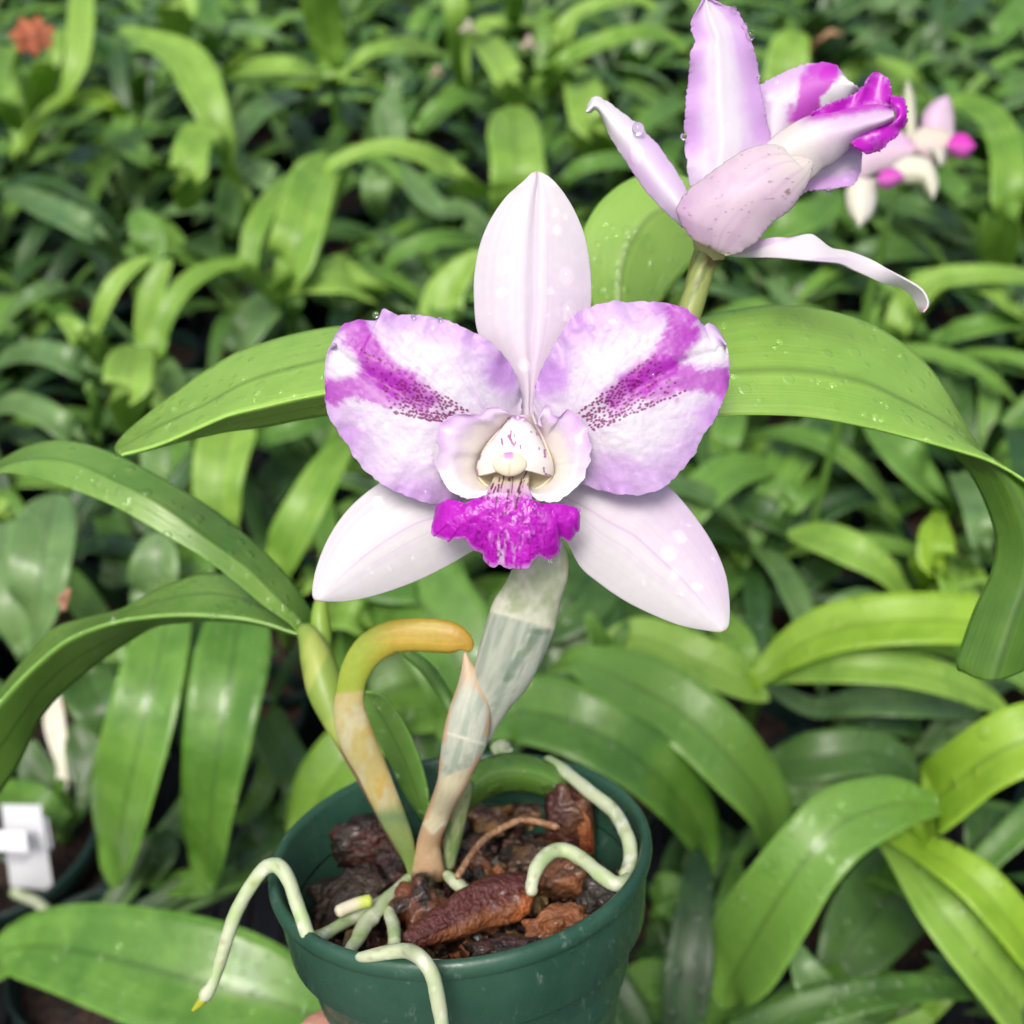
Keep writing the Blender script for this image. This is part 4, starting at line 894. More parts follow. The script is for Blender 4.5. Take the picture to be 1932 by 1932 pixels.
# dorsal sepal
Lf = Z1([(930, 1120), (915, 1040), (900, 960), (850, 880), (775, 790), (735, 720), (722, 600), (724, 480), (747, 360), (790, 255), (858, 155), (928, 92), (962, 58), (985, 48)])
Rt = Z1([(985, 1120), (998, 1040), (1020, 960), (1070, 880), (1140, 800), (1190, 720), (1215, 610), (1213, 480), (1192, 340), (1152, 230), (1100, 140), (1050, 82), (1010, 55), (987, 48)])
patch('sepal', fl, [Lf, Rt], lambda S, U, X, Y: .2095-.001*S+.0028*(2*U-1)**2*np.sin(math.pi*np.clip(S*1.1, 0, 1))-.0006*np.exp(-((U-.5)/.03)**2)*0+.0005*np.exp(-((U-.5)/.05)**2), M['petal'],
      sepcol(lambda S, U: .42*ss(.75, .1, S)+.30*ss(.3, .8, U)*ss(.95, .5, S)+.15), 200, 120)['label'] = 'upright pale sepal'
# lateral sepals
Lf = Z1([(960, 1330), (800, 1320), (600, 1325), (450, 1335), (375, 1347), (305, 1382), (220, 1450), (150, 1530), (92, 1630), (52, 1740), (38, 1825), (44, 1858), (62, 1865)])
Rt = Z1([(960, 1420), (900, 1510), (820, 1580), (740, 1640), (690, 1668), (600, 1722), (480, 1780), (360, 1825), (250, 1855), (170, 1867), (110, 1868), (80, 1867), (63, 1866)])
patch('sepal', fl, [Lf, Rt], lambda S, U, X, Y: .2095-.0015*S+.0030*(2*U-1)**2*np.sin(math.pi*np.clip(S, 0, 1))**.7, M['petal'],
      sepcol(lambda S, U: .30*ss(.55, .1, S)*ss(.6, .0, U)+.05), 190, 110)['label'] = 'lower left white sepal'
Lf = Z1([(980, 1330), (1100, 1320), (1250, 1325), (1400, 1345), (1530, 1380), (1605, 1450), (1682, 1550), (1742, 1650), (1785, 1760), (1799, 1860), (1800, 1940), (1792, 1980), (1772, 1996)])
Rt = Z1([(980, 1420), (1050, 1530), (1110, 1610), (1172, 1722), (1252, 1792), (1350, 1860), (1450, 1912), (1560, 1958), (1640, 1980), (1700, 1990), (1740, 1996), (1758, 1998), (1770, 1998)])
patch('sepal', fl, [Lf, Rt], lambda S, U, X, Y: .2095-.0015*S+.0030*(2*U-1)**2*np.sin(math.pi*np.clip(S, 0, 1))**.7, M['petal'],
      sepcol(lambda S, U: .75*ss(.75, .0, U)*ss(.1, .35, S)*ss(.98, .8, S)+.08), 190, 110)['label'] = 'lower right sepal flushed lilac'
# petals
upE = Z1([(900, 1180), (915, 1120), (920, 1060), (915, 980), (890, 900), (840, 820), (780, 765), (700, 720), (600, 680), (500, 662), (430, 660), (392, 658), (365, 645), (342, 631), (328, 655), (312, 682), (270, 682), (228, 678), (180, 695), (150, 722), (134, 747), (150, 768), (122, 782)])
loE = Z1([(840, 1250), (790, 1320), (730, 1380), (680, 1415), (610, 1442), (540, 1455), (470, 1435), (380, 1400), (300, 1350), (225, 1275), (180, 1200), (130, 1130), (98, 1050), (89, 960), (95, 860), (105, 810), (120, 784)])
def petdepth(ph, fl_):
    def f(S, U, X, Y):
        e = np.abs(2*U-1); ed = e**4
        d = .2070-.0065*ss(0, .45, S)+.0015*ss(.6, 1, S)+.0016*(2*U-1)**2*ss(0, .3, S)
        d = d + .0009*np.sin(S*11+ph)*e**2 + .00035*np.sin(S*47+ph*2)*ed+.0002*np.sin(S*93+ph)*e**8
        d = d + .0008*np.exp(-((U-.5)/.05)**2)*ss(.1, .4, S)*ss(1, .7, S)-.0007*(fbm(X*.03, Y*.03, fl_)-.5)
        return d + .0016*ss(.90, 1, S)*np.sin(U*9+ph)
    return f
def jag(amp, seed):
    def f(S, U, X, Y):
        e = np.abs(2*U-1)**10
        return X+amp*e*(vn(S*70, U*0+seed, 1)-.5), Y+amp*e*(vn(S*70, U*0+seed, 2)-.5)
    return f
dl = dots_band((705, 1066), (580, 1112), (385, 1070), (255, 815), 0, 5)
wl = [((600, 1060), (500, 1010), 50, 74, (.0, .8)), ((500, 1010), (400, 950), 74, 88, (.8, 1.)), ((400, 950), (330, 905), 84, 88, (1., 1.)), ((330, 905), (255, 790), 85, 72, (.95, .95)), ((255, 790), (205, 700), 75, 62, (.95, .8)), ((390, 985), (230, 955), 70, 62, (.7, .85)), ((230, 955), (120, 985), 62, 58, (.85, .85))]
patch('petal', fl, [upE, loE], petdepth(.6, 3), M['petal'], petcol(dl, math.atan2(-.55, -.9), wl, [(160, 862, 72, 62, 1), (580, 830, 190, 50, .35), (400, 1260, 190, 110, .4)], [(840, 900, 120, .8), (700, 790, 110, .35), (200, 1200, 120, .5), (450, 1400, 120, .35), (350, 660, 60, .5)]), 330, 280, warp=jag(3.2, 4))['label'] = 'left petal blotched magenta'
upE = Z1([(1010, 1180), (985, 1110), (975, 1040), (985, 950), (1010, 880), (1060, 790), (1110, 705), (1155, 650), (1205, 628), (1300, 600), (1380, 604), (1480, 600), (1580, 615), (1640, 648), (1680, 690), (1692, 708), (1702, 698), (1722, 697), (1760, 730), (1787, 782)])
loE = Z1([(1060, 1250), (1110, 1320), (1170, 1370), (1270, 1402), (1380, 1420), (1470, 1410), (1540, 1375), (1620, 1290), (1662, 1230), (1702, 1150), (1750, 1080), (1785, 990), (1799, 910), (1798, 840), (1789, 786)])
dr = dots_band((1160, 1075), (1215, 1150), (1600, 985), (1480, 835), 0, 9)
wr = [((1250, 1050), (1340, 1000), 50, 74, (.0, .8)), ((1340, 1000), (1430, 940), 74, 86, (.8, 1.)), ((1430, 940), (1520, 880), 82, 84, (1., 1.)), ((1500, 850), (1620, 740), 62, 70, (.8, .95)), ((1620, 740), (1590, 650), 70, 62, (.95, .8)), ((1480, 960), (1640, 925), 66, 58, (.8, .85)), ((1640, 925), (1790, 950), 60, 70, (.85, .8)), ((1590, 650), (1500, 620), 50, 35, (.6, .35))]
patch('petal', fl, [upE, loE], petdepth(2.1, 8), M['petal'], petcol(dr, math.atan2(-.5, .85), wr, [(1725, 812, 88, 56, 1), (1290, 850, 140, 60, .4), (1400, 1180, 190, 60, .5)], [(1040, 920, 130, .85), (1150, 720, 110, .5), (1740, 1080, 110, .7), (1300, 1340, 160, .5), (1480, 640, 120, .3)]), 330, 280, warp=jag(3.2, 8))['label'] = 'right petal blotched magenta'
# lip: frilled side lobes round the column, cream throat, magenta front lobe
def lobecol(S, U, X, Y):
    c = np.broadcast_to(np.array([.86, .81, .74]), X.shape+(3,)); y = (Y-724.5)/.19527; nz = fbm(X*.08, Y*.08, 5)-.5
    c = mixc(c, (.84, .80, .82), ss(.35, .7, U+.2*nz))
    pk = ss(.25, .95, U+.4*nz)*ss(1060, 420, y); c = mixc(c, (.70, .46, .78), pk*.9)
    c = mixc(c, (.72, .50, .62), ss(700, 350, y)*ss(.5, 0, U)*.6)
    c = mixc(c, (.90, .89, .90), ss(930, 1040, y)*ss(.45, .8, U))  # highlights on the lower bulges, painted as white
    return c
def lobed(S, U, X, Y): return .2042-.0072*np.clip(U, 0, 1)**.6+.0014*ss(.55, 1, U)+.0004*np.sin(S*22)*U**3+.0002*np.sin(S*51)*U**6
lip = patch('lip', fl, [Z2([(930, 330), (880, 400), (780, 500), (690, 600), (620, 720), (600, 830), (640, 900), (700, 950), (760, 985)]),
      Z2([(880, 262), (820, 238), (760, 222), (700, 222), (660, 240), (620, 285), (560, 292), (480, 285), (400, 290), (330, 315), (262, 362), (218, 420), (200, 490), (205, 560), (232, 632), (205, 680), (175, 725), (180, 780), (222, 850), (245, 910), (285, 985), (350, 1045), (440, 1088), (510, 1112), (600, 1098), (690, 1062), (745, 1035)])], lobed, M['lip'], lobecol, 120, 60, .00018, warp=jag(3, 2))
lip['label'] = 'frilled lip with cream throat'
patch('lip_side_lobe', fl, [Z2([(1150, 380), (1190, 450), (1225, 560), (1255, 660), (1300, 760), (1310, 850), (1260, 910), (1160, 960), (1060, 990)]),
      Z2([(1222, 420), (1195, 330), (1228, 222), (1262, 206), (1300, 225), (1330, 290), (1395, 305), (1430, 268), (1470, 240), (1515, 262), (1560, 305), (1612, 365), (1655, 440), (1672, 520), (1695, 610), (1682, 690), (1690, 750), (1650, 820), (1632, 905), (1580, 965), (1520, 1020), (1440, 1082), (1380, 1130), (1260, 1142), (1170, 1118), (1110, 1070), (1070, 1035)])], lobed, M['lip'], lobecol, 120, 60, .00018, warp=jag(3, 6))
patch('lip_throat', fl, [Z2([(905, 300), (850, 400), (740, 520), (650, 640), (600, 780), (600, 900), (700, 1000), (800, 1040)]), Z2([(1130, 300), (1170, 400), (1230, 520), (1280, 640), (1325, 780), (1310, 900), (1200, 1000), (1050, 1040)])],
      lambda S, U, X, Y: .2062-.0035*(2*U-1)**2-.002*S, M['lip'], lambda S, U, X, Y: mixc(np.broadcast_to(np.array([.86, .78, .52]), X.shape+(3,)), (.78, .66, .68), ss(.6, .1, S)), 50, 30)
def magcol(S, U, X, Y):
    x, y = (X-784.9)/.19527, (Y-724.5)/.19527; nz = fbm(X*.12, Y*.12, 3)-.5; nf = vn(X*.35, Y*.2, 8)
    c = np.broadcast_to(np.array(MG), X.shape+(3,))
    c = mixc(c, (.74, .36, .80), ss(.58, .85, fbm(x*.018, y*.009, 5))*ss(480, 250, np.abs(x-870))*ss(1080, 1200, y)*.75)
    c = mixc(c, (.78, .58, .80), ss(.55, .8, vn(x*.03, y*.006, 7))*ss(120, 40, np.abs(x-840+.1*(y-1500)))*ss(1400, 1560, y)*.8)
    c = mixc(c, (.26, .006, .26), ss(.66, .82, vn(x*.055, y*.028, 19))*ss(520, 300, np.abs(x-900))*.8)
    e = ss(.91, .995, U); e = np.maximum(e, ss(.035, .0, S)); e = np.maximum(e, ss(.965, 1, S)); c = mixc(c, (.66, .32, .76), e*.75*ss(.3, .6, nf+.2))
    t = ss(1130, 1030, y+40*nz)*ss(300, 180, np.abs(x-900)); c = mixc(c, (.74, .52, .70), t)
    c = mixc(c, (.76, .70, .50), ss(1010, 940, y)*ss(300, 180, np.abs(x-900)))
    ln = np.zeros_like(X)
    for x0, y0, x1, y1, r in [(815, 900, 760, 1250, 8), (850, 890, 815, 1010, 7), (905, 890, 870, 1260, 9), (935, 900, 920, 1060, 6), (1080, 830, 1020, 960, 8), (1015, 920, 985, 1050, 8), (1000, 1050, 960, 1200, 10), (745, 965, 715, 1030, 7), (780, 1000, 750, 1060, 7), (1050, 940, 1030, 1010, 6), (885, 885, 935, 905, 9), (700, 1060, 690, 1110, 5), (1080, 960, 1075, 990, 5)]:
        d, tt = segd(x, y, (x0, y0), (x1, y1)); ln = np.maximum(ln, ss(r*1.4, r*.5, d+8*(vn(x*.06, y*.03, 4)-.5))*ss(.18, .4, vn(y*.03+x0, x*.02, 3)))
    return mixc(c, (.17, .012, .07), ln*.92)
patch('lip_front_lobe', fl, [Z2([(282, 1130), (350, 1128), (420, 1142), (480, 1158), (540, 1130), (600, 1108), (690, 1078), (760, 1060), (860, 1050), (1000, 1060), (1090, 1085), (1140, 1122), (1180, 1142), (1260, 1160), (1330, 1152), (1400, 1162), (1460, 1180), (1520, 1190), (1560, 1225), (1586, 1215)]),
      Z2([(278, 1134), (228, 1165), (192, 1205), (178, 1300), (160, 1350), (150, 1405), (165, 1472), (190, 1462), (215, 1480), (300, 1508), (310, 1525), (340, 1498), (420, 1490), (482, 1502), (520, 1560), (560, 1595), (650, 1645), (662, 1690), (690, 1732), (750, 1772), (805, 1742), (850, 1768), (905, 1778), (985, 1778), (1080, 1778), (1120, 1712), (1190, 1660), (1240, 1690), (1292, 1692), (1365, 1645), (1392, 1560), (1378, 1505), (1402, 1470), (1440, 1495), (1480, 1514), (1525, 1470), (1540, 1430), (1572, 1400), (1578, 1290), (1566, 1240), (1588, 1219)])],
      lambda S, U, X, Y: .1962-.0008*np.sin(math.pi*U)+.0022*U**2+.0010*np.sin(S*17+1)*U**2+.0005*np.sin(S*37)*U**4+.0035*np.abs(2*S-1)**2.2+.0005*(fbm(X*.07, Y*.07, 3)-.5), M['lip'], magcol, 260, 150, warp=jag(3, 3))
patch('lip_tongue', fl, [Z2([(775, 850), (745, 930), (705, 1010), (680, 1070), (690, 1110)]), Z2([(910, 850), (905, 930), (895, 1010), (890, 1070), (890, 1120)]), Z2([(1095, 830), (1085, 930), (1085, 1010), (1110, 1070), (1120, 1120)])],
      lambda S, U, X, Y: .2012-.0051*S**.8+.0008*(2*U-1)**2*(1-S)-.0003*np.cos(U*26)*ss(0, .4, S), M['lip'], magcol, 90, 90)
# column
def colcol(S, U, X, Y):
    x, y = (X-784.9)/.19527, (Y-724.5)/.19527; c = np.broadcast_to(np.array([.91, .89, .89]), X.shape+(3,))
    c = mixc(c, (.80, .74, .60), ss(620, 850, y)*.5); c = mixc(c, (.62, .26, .66), ss(400, 335, y)*ss(.4, .6, vn(x*.06, y*.06, 4)))
    f = np.zeros_like(X)
    for x0, y0, x1, y1, r in [(925, 460, 915, 520, 7), (900, 510, 945, 600, 13), (835, 540, 840, 590, 8), (955, 490, 955, 520, 5), (962, 560, 960, 590, 5), (1005, 600, 1008, 625, 7), (1178, 620, 1178, 640, 6), (1210, 550, 1225, 600, 7), (1230, 650, 1235, 710, 10), (1225, 810, 1225, 850, 8), (1290, 690, 1315, 760, 8), (605, 830, 612, 885, 8), (1240, 870, 1290, 885, 9), (660, 640, 680, 610, 6), (1150, 480, 1155, 500, 6), (640, 700, 625, 740, 5), (1100, 470, 1105, 475, 6)]:
        d, t = segd(x, y, (x0, y0), (x1, y1)); f = np.maximum(f, ss(r*1.5, r*.5, d+8*(vn(x*.08, y*.08, 4)-.5)))
    return mixc(c, (.36, .03, .24), f*.85)
def colwarp(S, U, X, Y): return X, Y-13*S**3*np.sin(math.pi*U)**1.5
patch('column', fl, [Z2([(985, 328), (930, 336), (882, 380), (825, 452), (752, 545), (685, 615), (632, 700), (598, 795), (600, 888)]), Z2([(990, 328), (1040, 336), (1085, 385), (1140, 450), (1195, 545), (1240, 640), (1290, 730), (1318, 800), (1303, 892)])],
      lambda S, U, X, Y: .2020-.0050*np.sqrt(np.clip(1-(2*U-1)**2, 0, 1))*(.35+.65*S**.7), M['column'], colcol, 110, 110, .0006, warp=colwarp)
uu, vv = np.meshgrid(np.linspace(0, math.pi, 48), np.linspace(0, 2*math.pi, 64, endpoint=False), indexing='ij')
ex, ey, ez = np.sin(uu)*np.cos(vv), np.cos(uu), np.sin(uu)*np.sin(vv)
gro = 1-.07*np.exp(-(ex/.09)**2)*(ey < .2)
AX2 = 784.9+.19527*(905+168*ex*gro); AY2 = 724.5+.19527*(775-118*ey*(1-.15*ex**2))
xx, yy = (AX2-784.9)/.19527, (AY2-724.5)/.19527
Ca = mixc(np.broadcast_to(np.array([.88, .81, .62]), xx.shape+(3,)), (.60, .22, .62), ss(60, 30, np.abs(xx-895))*ss(760, 700, yy)*.8)
Ca = mixc(Ca, (.55, .40, .2), np.exp(-((xx-900)/7)**2)*ss(740, 780, yy)*.6)  # brown line paints the shading of the groove between the two lobes
mesh('anther_cap', P(AX2, AY2, .1970-.0010*ez*gro), gridF(48, 64, True), M['column'], fl, Ca)

# ------------------------------------------------------------------ second flower, seen from behind and below
base2 = P(1340, 455, .2185)
f2 = lathe('flower', orch, [(0, -.0035), (.0022, -.003), (.0034, -.001), (.0033, .001), (.0027, .003), (.0021, .004)], base2, UP*.96-RT*.15-FW*.1, M['sheath'], 32)
a_ = f2.data.attributes.new('Col', 'FLOAT_COLOR', 'POINT'); a_.data.foreach_set('color', [.50, .52, .20, 1]*len(f2.data.vertices)); f2['label'] = 'side facing flower seen from below'
def st2(S, TH, X, Y):
    c = np.broadcast_to(np.array([.30, .36, .10]), X.shape+(3,)); c = mixc(c, (.16, .22, .05), ss(.5, .7, vn(X*.16+Y*.08, Y*.01, 3)))
    return mixc(c, (.16, .07, .035), ss(.7, .85, fbm(X*.07, Y*.05, 8)+.25*ss(520, 480, Y))*.8)
pxtube('flower_stalk', orch, [(1340, 462, 52, .2190), (1328, 495, 50, .2190), (1315, 540, 48, .2185), (1302, 585, 47, .218), (1270, 690, 46, .2175), (1220, 800, 46, .217), (1150, 940, 46, .216), (1100, 1040, 44, .215)], M['sheath'], st2, n=60, k=32)
def p2col(a, k=.0):
    def f(S, U, X, Y):
        nz = fbm(X*.04, Y*.04, 7)-.5; e = np.abs(2*U-1); c = np.broadcast_to(np.array(WH), X.shape+(3,))
        c = mixc(c, (.68, .40, .78), np.clip(ss(.10, .85, e+.3*nz+.22*(veins(S, U, 14)-.5))*a*ss(-.1, .35, S+.3*nz)+k, 0, 1))
        return mixc(c, (.88, .82, .9), ss(.50, .9, vn(U*9, S*1.5, 3))*.25)
    return f
Lf = Z3([(560, 840), (545, 780), (530, 700), (522, 600), (522, 480), (527, 400), (535, 330), (543, 220), (562, 180), (548, 130), (546, 95), (560, 60), (578, 28), (592, 8), (602, -8)])
Rt = Z3([(760, 840), (820, 740), (868, 610), (866, 530), (845, 430), (830, 370), (825, 310), (812, 240), (792, 160), (762, 95), (735, 48), (690, 26), (655, 10), (630, -2), (606, -10)])
patch('petal', f2, [Lf, Rt], lambda S, U, X, Y: .2135-.002*S+.003*np.abs(2*U-1)**2*np.sin(math.pi*np.clip(S+.1, 0, 1))+.0008*np.sin(S*24)*np.abs(2*U-1)**3-.0004*np.exp(-((U-.45)/.1)**2), M['petal'], p2col(.95), 160, 90, warp=jag(4, 5))['label'] = 'tall upright lilac petal'
Lf = Z3([(540, 860), (535, 815), (500, 742), (440, 652), (400, 600), (362, 562), (330, 522), (270, 480), (205, 432), (160, 408), (140, 405), (124, 428), (108, 465)])
Rt = Z3([(510, 950), (488, 922), (440, 880), (380, 820), (320, 742), (262, 650), (212, 570), (185, 510), (168, 475), (150, 455), (135, 462), (122, 468), (110, 468)])
patch('sepal', f2, [Lf, Rt], lambda S, U, X, Y: .2150+.004*S-.002*np.sin(math.pi*U), M['petal'], lambda S, U, X, Y: mixc(p2col(.35, .22)(S, U, X, Y), (.86, .85, .84), ss(.45, .8, S)*.85), 100, 40, warp=jag(3, 7))['label'] = 'narrow left sepal'
Lf = Z3([(585, 1015), (545, 985), (500, 915), (487, 875), (505, 835), (550, 780), (610, 735), (700, 670), (780, 626), (830, 610), (880, 606), (930, 620), (948, 652), (975, 652), (1000, 655), (1040, 668)])
Rt = Z3([(690, 1062), (735, 1055), (780, 1030), (815, 1008), (845, 968), (872, 935), (900, 912), (925, 895), (950, 878), (972, 855), (1000, 812), (1030, 765), (1046, 720), (1050, 690), (1048, 675), (1042, 669)])
def bcol(S, U, X, Y):
    c = np.broadcast_to(np.array([.74, .60, .70]), X.shape+(3,)); c = mixc(c, (.60, .38, .60), ss(.45, .05, U)*ss(.6, .1, S)*.8+.18*ss(.5, .7, fbm(X*.05, Y*.05, 3)))
    c = mixc(c, (.78, .76, .66), ss(.6, .95, S)*.8+ss(.05, 0, U)*.3); c = mixc(c, (.66, .66, .40), ss(.10, .0, S)*.8); c = mixc(c, (.52, .30, .52), ss(.62, .8, veins(S, U, 16))*.22)
    c = mixc(c, (.30, .16, .25), ss(.90, .94, vn(X*.16, Y*.16, 31))*.6); return mixc(c, (.25, .2, .12), ss(9, 5, np.hypot(X-(1056.6+945*.45314), Y-800*.45314)+4*vn(X*.4, Y*.4, 2))*.8)
patch('sepal', f2, [Lf, Rt], lambda S, U, X, Y: .2100-.004*np.sin(math.pi*np.clip(S, 0, 1))*np.sin(math.pi*U)**.7-.003*S, M['petal'], bcol, 110, 70, warp=jag(3, 9))['label'] = 'broad pale pink sepal in front'
Lf = Z3([(690, 1045), (760, 1025), (820, 1000), (900, 988), (950, 992), (990, 985), (1020, 978), (1050, 978), (1080, 998), (1130, 1035), (1200, 1048), (1300, 1085), (1400, 1140), (1500, 1200), (1530, 1245), (1532, 1275), (1512, 1300)])
Rt = Z3([(690, 1062), (760, 1068), (820, 1071), (880, 1073), (930, 1076), (1000, 1082), (1060, 1086), (1120, 1090), (1170, 1098), (1230, 1128), (1330, 1172), (1400, 1190), (1440, 1208), (1470, 1240), (1488, 1275), (1498, 1295), (1508, 1301)])
def twc(S, U, X, Y):
    c = mixc(np.broadcast_to(np.array([.80, .76, .80]), X.shape+(3,)), (.62, .42, .68), ss(.0, .5, np.sin(S*9+U*3))*ss(.7, .3, S)*.7)
    return mixc(c, (.70, .42, .42), ss(.95, 1, S)*.7)
patch('sepal', f2, [Lf, Rt], lambda S, U, X, Y: .2130-.006*S+.004*U*np.cos(S*7), M['petal'], twc, 120, 36)['label'] = 'twisted lower right sepal'
Lf = Z3([(860, 640), (835, 520), (828, 440), (832, 365), (870, 335), (930, 305), (1000, 276), (1050, 266), (1100, 262), (1140, 272), (1165, 295), (1185, 325), (1210, 345)])
Rt = Z3([(900, 680), (940, 640), (960, 600), (985, 545), (1010, 510), (1050, 480), (1090, 455), (1130, 432), (1170, 420), (1200, 405), (1225, 390), (1242, 372), (1235, 358)])
def bp(S, U, X, Y):
    x, y = (X-1056.6)/.45314, Y/.45314; nz = fbm(X*.06, Y*.06, 3)-.5; c = p2col(.6, .08)(S, U, X, Y)
    d, t = segd(x, y, (1110, 275), (1010, 480)); c = mixc(c, MG, ss(82, 40, d+60*nz)*.85); c = mixc(c, MG, ss(60, 30, np.hypot(x-1130, y-310)+50*nz)*.8)
    d, t = segd(x, y, (1190, 350), (1120, 430)); c = mixc(c, (.88, .86, .90), ss(48, 28, d+30*nz))  # white streak is a highlight painted on the petal
    return mixc(c, (.80, .70, .30), ss(26, 12, np.hypot(x-965, y-525))*.5)
patch('petal', f2, [Lf, Rt], lambda S, U, X, Y: .2215-.002*S+.002*(2*U-1)**2, M['petal'], bp, 130, 90, warp=jag(4, 11))['label'] = 'back petal blotched magenta'
Lf = Z3([(930, 640), (1000, 640), (1080, 625), (1160, 600), (1220, 585), (1248, 605), (1256, 650)])
Rt = Z3([(960, 860), (1015, 805), (1060, 792), (1120, 790), (1180, 780), (1220, 768), (1252, 715)])
patch('petal', f2, [Lf, Rt], lambda S, U, X, Y: .2195+.001*S, M['petal'], p2col(.8, .25), 60, 50, warp=jag(4, 13))['label'] = 'lower petal behind the lip'
Lf = Z3([(860, 600), (905, 560), (950, 530), (1005, 498), (1060, 476), (1130, 462), (1210, 448), (1270, 438), (1330, 436), (1386, 455)])
Md = Z3([(900, 700), (940, 640), (990, 600), (1040, 575), (1090, 560), (1150, 545), (1220, 530), (1280, 512), (1335, 500), (1390, 480)])
Rt = Z3([(900, 760), (960, 745), (1040, 745), (1090, 700), (1130, 680), (1178, 642), (1215, 604), (1250, 575), (1310, 545), (1386, 506)])
patch('lip', f2, [Lf, Md, Rt], lambda S, U, X, Y: .2160-.0042*np.sin(math.pi*U)**.8-.001*S, M['lip'], lambda S, U, X, Y: mixc(mixc(mixc(np.broadcast_to(np.array([.85, .80, .80]), X.shape+(3,)), (.68, .42, .76), ss(.25, .75, S+.2*(fbm(X*.05, Y*.05, 4)-.5))*.6), (.86, .82, .68), ss(.45, .1, S)*.4), MG, np.clip(ss(.30, .05, U+.15*(fbm(X*.08, Y*.08, 9)-.5))*ss(.25, .45, S)+ss(.72, .98, U)*ss(.55, .8, S), 0, 1)*.9), 100, 50)
def frill(S, U, X, Y):
    c = np.broadcast_to(np.array(MG), X.shape+(3,)); c = mixc(c, (.64, .25, .72), ss(.80, .98, U)*.7*ss(.3, .6, vn(X*.4, Y*.4, 3))); c = mixc(c, (.80, .62, .84), ss(.30, .0, U+.25*(fbm(X*.1, Y*.1, 2)-.5))*.8); return mixc(c, (.66, .22, .74), ss(.5, .8, fbm(X*.1, Y*.1, 4))*.35)
patch('lip_frill', f2, [Z3([(1050, 486), (1100, 492), (1150, 488), (1210, 478), (1260, 466), (1310, 455), (1350, 446), (1384, 440)]), Z3([(1046, 472), (1090, 446), (1130, 430), (1180, 410), (1230, 388), (1258, 365), (1278, 335), (1298, 306), (1322, 300), (1345, 318), (1368, 332), (1378, 362), (1380, 395), (1386, 430)])],
      lambda S, U, X, Y: .2150-.0012*U+.0006*np.sin(S*20)*U, M['lip'], frill, 90, 50, warp=jag(5, 15))
patch('lip_frill', f2, [Z3([(1375, 440), (1398, 470), (1392, 500), (1360, 515), (1310, 518), (1262, 535), (1230, 560), (1212, 590), (1222, 605)]), Z3([(1376, 402), (1402, 402), (1425, 408), (1440, 440), (1444, 480), (1436, 515), (1415, 545), (1400, 572), (1370, 588), (1345, 612), (1318, 632), (1280, 638), (1250, 625), (1226, 607)])],
      lambda S, U, X, Y: .2128+.0012*(U-.5)**2*4+.0006*np.sin(S*18)*U, M['lip'], frill, 90, 50, warp=jag(6, 17))

# ------------------------------------------------------------------ far pink flowers on the bench behind
ff = P(1700, 330, .50); fp = empty('flowering_orchid', (ff[0], ff[1], 0), 'out of focus orchid with small pink flowers at the upper right behind the second bloom', 'orchid')
stw = P(1690, 360, .515); tube('stem', fp, [np.array([stw[0], stw[1], .07])*(1-t)+stw*t for t in np.linspace(0, 1, 12)], .0022, M['M'], k=10)
smallpot(fp, stw[0], stw[1])
const = lambda c, c2=None: (lambda S, U, X, Y: mixc(np.broadcast_to(np.array(c, float), X.shape+(3,)), c2 or c, ss(.3, .8, U)))
for fi, (lab, items) in enumerate([('left small pink flower', [
    ('petal', [(1150, 640), (1250, 560), (1400, 540), (1480, 600)], [(1240, 770), (1320, 720), (1400, 700), (1470, 660)], (.78, .52, .72), (.80, .66, .76), .5),
    ('sepal', [(1440, 640), (1432, 520), (1428, 400), (1445, 335)], [(1478, 640), (1482, 520), (1472, 400), (1448, 335)], (.74, .76, .52), (.8, .8, .66), .505),
    ('sepal', [(1215, 745), (1190, 800), (1200, 880), (1245, 945)], [(1320, 745), (1322, 800), (1300, 890), (1247, 946)], (.82, .80, .66), (.85, .83, .76), .492),
    ('sepal', [(1380, 690), (1450, 650), (1540, 670), (1575, 760), (1555, 828)], [(1400, 760), (1450, 765), (1505, 765), (1525, 800), (1550, 830)], (.82, .82, .68), (.80, .80, .62), .490),
    ('lip', [(1320, 740), (1350, 705), (1400, 705), (1432, 735)], [(1325, 760), (1345, 785), (1385, 780), (1430, 745)], (.72, .10, .58), (.70, .2, .62), .486)]),
   ('right small pink flower', [
    ('petal', [(1500, 590), (1510, 480), (1560, 420), (1612, 398)], [(1640, 600), (1640, 510), (1632, 440), (1616, 398)], (.76, .55, .74), (.82, .66, .76), .51),
    ('sepal', [(1450, 600), (1490, 540), (1560, 530), (1640, 560)], [(1475, 640), (1520, 670), (1570, 680), (1620, 640)], (.80, .72, .62), (.78, .62, .66), .505),
    ('sepal', [(1530, 620), (1560, 660), (1580, 690)], [(1610, 620), (1615, 655), (1585, 690)], (.80, .82, .70), (.8, .8, .72), .502),
    ('lip', [(1612, 600), (1640, 562), (1690, 560), (1728, 605)], [(1614, 615), (1640, 650), (1690, 656), (1727, 615)], (.76, .06, .55), (.72, .14, .60), .495)])]):
    o = None
    for nm, a, b, c1, c2, dd in items:
        o2 = patch(nm, o or fp, [Z3(a), Z3(b)], lambda S, U, X, Y, dd=dd: dd+.004*(2*U-1)**2, M['petal'], const(c1, c2), 30, 14, .0006)
        if o is None: o = o2; o.name = 'flower'; o['label'] = lab
